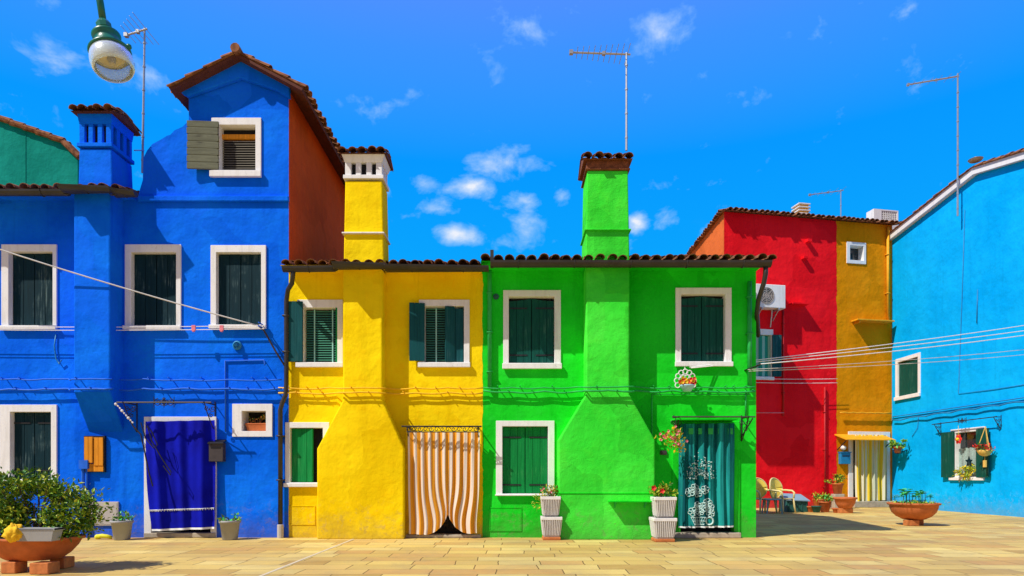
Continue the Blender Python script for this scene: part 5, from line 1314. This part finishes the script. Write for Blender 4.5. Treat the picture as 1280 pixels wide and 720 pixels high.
# right bowl planter with seedlings
Yr = CAM_Y+F*EYE/(657-CY)+.15; kr = (Yr-CAM_Y)/F; pr = Vector(((1142-CX)*kr, Yr, 0))
for px, lb, yo in ((1134,'left orange brick under the right bowl planter',-.15),(1148,'right dark brick under the right bowl planter',.1)):
    mb = MB(); mb.box(-.13,.13,-.1,.1,.002,.13); o = mb.build('brick_block', M['brick'], bevel=.012); o.location = ((px-CX)*kr, Yr+yo, 0); tag(o, lb, 'brick', 'bricks under the right planter')
pot_obj('bowl_planter', 'brown terracotta bowl planter with seedlings in the right of the square', [(.20,0),(.24,.012),(.36,.075),(.45,.17),(.49,.27),(.497,.335),(.54,.345),(.545,.385),(.50,.39),(.47,.34),(.40,.2)], (pr.x,pr.y,.132), 'terracotta', 'planter', 36, 1, 1, (.48,.35))
rs = random.Random(8)
for k, (dx, dy, h_, s_) in enumerate(((-.30,-.1,.22,.15),(-.12,.08,.30,.22),(-.05,-.15,.20,.15),(.12,-.05,.24,.13),(.22,.12,.25,.16),(.30,-.12,.20,.12),(-.38,.1,.16,.1))):
    t = thing('seedling', ['short wide seedling at the left rim of the right bowl','tallest broad leaved seedling in the right bowl','low front seedling left of centre in the right bowl','thin seedling right of centre in the right bowl','seedling behind the blue rail in the right bowl','small seedling at the right rim of the right bowl','tiny seedling at the far left of the right bowl'][k], 'seedling', (pr.x+dx,pr.y+dy,.49), 0, 'seedlings in the right bowl')
    mb = MB(); mb.tube([(0,0,-.03),(.01,0,h_*.6),(0,0,h_)], .008, 5); mb.build('stem', M['bright'], t)
    mb = MB()
    for q in range(11):
        a = rs.uniform(0, 6.28); mb.leaf((rs.uniform(-.02,.02),rs.uniform(-.02,.02),h_+rs.uniform(-.05,.04)), (math.cos(a),math.sin(a),rs.uniform(-.25,.3)), (0,0,1), s_*rs.uniform(.6,1), s_*.55)
    mb.build('leaves', M['bright'], t)
mb = MB()
for k in range(7): mb.tube([(-.1+k*.075,0,-.05),(-.1+k*.075,0,.24)], .008, 5)
mb.tube([(-.12,0,.24),(.38,0,.24)], .009, 5); mb.tube([(-.12,0,.08),(.38,0,.08)], .009, 5)
o = mb.build('rail', M['bluebox']); o.location = (pr.x+.06,pr.y+.22,.49); tag(o, 'little blue wire rail stuck in the right bowl planter', 'rail')
mb = MB(); mb.foliage((0,0,.02),(.42,.42,.045),420,.06,.03,20,.4,(0,1,2),rs); o = mb.build('ground_sprouts', [M['leaf1'],M['bright'],M['leaf3']]); o.location = (pr.x,pr.y,.49); tag(o, 'low green sprouts covering the soil of the right bowl planter', 'sprouts', kind='stuff')

# hanging plants
q = at(845,548,-.42); t = thing('hanging_flowers', 'pink and yellow flowers hanging from the left bracket of the teal curtain', 'flowers', q)
rg = random.Random(14); mb = MB(); mb.foliage((0,0,-.02),(.15,.09,.20),150,.07,.04,12,.4,(0,1,2),rg); mb.foliage((-.18,0,.03),(.16,.06,.05),40,.06,.03,6,.4,(0,2),rg); mb.build('foliage', [M['leaf3'],M['leaf1'],M['yellowflower']], t)
mb = MB()
for k in range(28):
    c = Vector((rg.gauss(0,.09),rg.uniform(-.10,.02),rg.gauss(.03,.09))) if k % 3 else Vector((rg.uniform(-.34,-.08),rg.uniform(-.08,.04),rg.gauss(.05,.03)))
    for w_ in range(5): a = 2*PI*w_/5; mb.leaf(c, (math.cos(a),-.5,math.sin(a)), (0,-1,0), .034, .026)
mb.build('petals', M['pinkflower'], t)
mb = MB(); mb.tube([(0,0,.1),(.0,.02,.40)], .006, 4); mb.build('wire', M['iron'], t)
# ring ornament with a flower bowl on the green wall
q = at(857,490,-.12); t = thing('wall_planter', 'white ringed wall planter with yellow flowers in a pale blue bowl on the green wall', 'wall planter', (q.x,-.10,q.z))
mb = MB()
for k in range(9): a = math.radians(-25+230*k/8); mb.torus((.155*math.cos(a),0,.20+.175*math.sin(a)), .045, .010, n=16)
for k in range(4): a = math.radians(20+140*k/3); mb.torus((.085*math.cos(a),0,.20+.085*math.sin(a)), .036, .009, n=14)
mb.tube([(0,0,.42),(0,.06,.47)], .008, 5); mb.build('ring_back', M['white'], t)
mb = MB(); mb.lathe([(.05,0),(.07,.005),(.13,.10),(.14,.12),(.125,.12),(.1,.06)], (0,-.13,-.01), 20); mb.build('bowl', M['paleblue'], t, smooth=True)
mb = MB()
for k in range(60):
    c = Vector((rg.uniform(-.13,.13),-.13+rg.uniform(-.1,.08),.13+rg.uniform(-.01,.10)))
    for w_ in range(5): a = 2*PI*w_/5; mb.leaf(c, (math.cos(a),-.5,math.sin(a)), (0,-1,0), .042, .034, k % 3 == 0)
mb.build('flowers', [M['yellowflower'], M['redflower']], t)
# hanging basket, ornaments and plant on the sky blue window
def fcw(px, py, off): x, z = FC.P(px, py, off); return FC.w(x, -off, z)
b0 = fcw(1231,566,.28); t = thing('hanging_basket', 'wicker basket with red flowers hung by ropes at the right of the sky blue window', 'hanging basket', b0, -PI/2)
mb = MB(); mb.lathe([(.05,-.10),(.13,-.06),(.19,.03),(.2,.08),(.18,.08),(.1,0)], n=18); mb.build('basket', M['rope'], t, smooth=True)
mb = MB(); tp = fcw(1233,533,.24).z-b0.z
for a in (0,2.1,4.2): mb.tube([(.19*math.cos(a),.19*math.sin(a),.07),(0,.02,tp)], .011, 5)
mb.tube([(0,0,-.1),(0,0,-.22)], .008, 5); mb.box(-.05,.05,-.02,.02,-.42,-.22); mb.build('rope', M['rope'], t)
mb = MB(); mb.foliage((0,0,.14),(.22,.2,.10),150,.09,.06,10,.4,(0,0,1),rg); mb.build('flowers', [M['redflower'],M['leaf2']], t)
b0 = fcw(1209,596,.02); plant('window_plant', 'yellow green leafy plant on the sill of the sky blue window', (b0.x-.10,b0.y,b0.z), (.12,.34,.18), 260, .12, .05, (0,0,1,2), None, 10, 6, seed=41, mats=('leaf3','yellowflower','leaf1'))
b0 = fcw(1198,549,.14); t = thing('hanging_ornament', 'red and white flower shaped ornament hanging in the sky blue window', 'ornament', b0, -PI/2)
mb = MB()
for k in range(6): a = 2*PI*k/6; mb.lathe([(.0001,-.02),(.06,0),(.0001,.02)], (.10*math.cos(a),0,.10*math.sin(a)), 8, M=Matrix.Rotation(PI/2, 4, 'X')); 
mb.build('petals', M['redflower'], t); mb = MB(); mb.ball((0,-.03,0), .05, 8); mb.tube([(0,0,.1),(0,0,.45)], .006, 4); mb.build('centre', M['yellowflower'], t)
b0 = fcw(1212,577,-.02); mb = MB(); pts = []
for k in range(10): a = PI/2+2*PI*k/10; r_ = .17 if k % 2 == 0 else .075; pts.append((r_*math.cos(a), r_*math.sin(a)))
mb.prism(pts, -.01, .01); o = mb.build('star_ornament', M['shutter_black']); o.location = (b0.x-.02,b0.y,b0.z); o.rotation_euler = (0,0,-PI/2); tag(o, 'dark star ornament standing against the lace curtain of the sky blue window', 'ornament')
b0 = fcw(1122,562,.35); t = thing('wall_pot', 'terracotta pot with green plant bracketed on the sky blue wall by the corner', 'wall pot', b0, -PI/2)
mb = MB(); mb.lathe(pot_prof(.09,.15,.22), (0,0,-.12), 16); mb.build('pot', M['terracotta'], t, smooth=True)
mb = MB(); mb.foliage((0,0,.2),(.28,.24,.12),200,.12,.07,10,.35,(0,1,1),rg); mb.build('foliage', [M['bright'],M['leaf1']], t)
mb = MB(); mb.tube([(0,.35,0),(0,.05,-.13),(0,-.1,-.13)], .014, 5); mb.torus((0,0,-.02), .15, .012, (0,0,1)); mb.build('bracket', M['iron'], t)

# ================================================================== PLASTIC CHAIRS, TABLE, BENCH
def chair(label, px, py, rz, first=None):
    Yc = CAM_Y+F*EYE/(py-CY)-.0; loc = Vector(((px-CX)*(Yc-CAM_Y)/F, Yc, 0))
    if first: return dup(first, loc, rz, label)
    t = thing('plastic_chair', label, 'chair', loc, rz, 'plastic chairs in the alley')
    mb = MB()
    def back(u, v):
        a = 2*PI*u; r_ = v; x = .27*r_*math.cos(a); z = .72+.30*r_*math.sin(a); return (x, .22+.10*(z-.45)*.7-.22*(x/.27)**2*.35, z)
    bowed(mb, back, 28, 6); mb.build('backrest', M['yellowplastic'], t, smooth=True, solid=.012)
    mb = MB(); mb.tube([Vector(back(k/28, 1.0)) for k in range(29)], .022, 8); mb.build('back_rim', M['creamplastic'], t, smooth=True)
    mb = MB()
    def seat(u, v): return ((u-.5)*.50*(1-.10*v), -.26+.50*v, .44-.03*math.sin(PI*u)*math.sin(PI*v)-.015*v)
    bowed(mb, seat, 12, 10); mb.build('seat', M['creamplastic'], t, smooth=True, solid=.03, bevel=0)
    for sx in (-1,1):
        for y0, y1 in ((-.24,-.29),(.20,.27)):
            mb = MB(); mb.tube([(sx*.23,y0,.43),(sx*.255,(y0+y1)/2,.22),(sx*.28,y1,.0)], .032, 8, r1=.024); mb.build('leg', M['creamplastic'], t, smooth=True)
        mb = MB(); mb.tube([(sx*.25,.19,.66),(sx*.29,.05,.665),(sx*.29,-.17,.65),(sx*.275,-.25,.60),(sx*.25,-.25,.44)], .028, 8); mb.build('armrest', M['creamplastic'], t, smooth=True)
    return t
c1 = chair('yellow plastic armchair with round back standing fully in view by the red wall', 976, 641, math.radians(30)); c1.scale = (1.05,)*3
c2 = chair('cream plastic armchair half hidden behind the green house corner', 953, 641, math.radians(14), c1)
Yt = CAM_Y+F*EYE/(640.5-CY); kt = (Yt-CAM_Y)/F
t = thing('plastic_stool', 'low grey blue plastic stool in front of the half hidden chair', 'stool', ((957-CX)*kt, Yt-.5, 0))
mb = MB(); mb.box(-.24,.24,-.2,.2,.40,.44); mb.build('seat', M['greyblue'], t, bevel=.02)
for sx in (-1,1):
    for sy in (-1,1): mb = MB(); mb.tube([(sx*.19,sy*.15,.40),(sx*.23,sy*.19,0)], .026, 8, r1=.02); mb.build('leg', M['greyblue'], t)
t = thing('crate', 'dark green plastic crate with a slanted top against the red wall', 'crate', ((998-CX)*kt, Yt+.35, 0), math.radians(8))
mb = MB(); mb.add([(-.36,-.22,0),(.36,-.22,0),(.36,.22,0),(-.36,.22,0),(-.36,-.22,.38),(.36,-.22,.34),(.36,.22,.50),(-.36,.22,.54)], [(0,3,2,1),(0,1,5,4),(1,2,6,5),(2,3,7,6),(3,0,4,7),(4,5,6,7)])
for k in range(5): mb.box(-.30+k*.15-.015,-.30+k*.15+.015,-.235,-.219,.02,.33)
mb.build('body', M['darkgreen'], t, bevel=.01)
mb = MB(); mb.add([(-.40,-.27,.375),(.40,-.27,.335),(.40,.25,.525),(-.40,.25,.565),(-.40,-.27,.405),(.40,-.27,.365),(.40,.25,.555),(-.40,.25,.595)], [(0,3,2,1),(4,5,6,7),(0,1,5,4),(1,2,6,5),(2,3,7,6),(3,0,4,7)]); mb.build('lid', M['greyblue'], t)
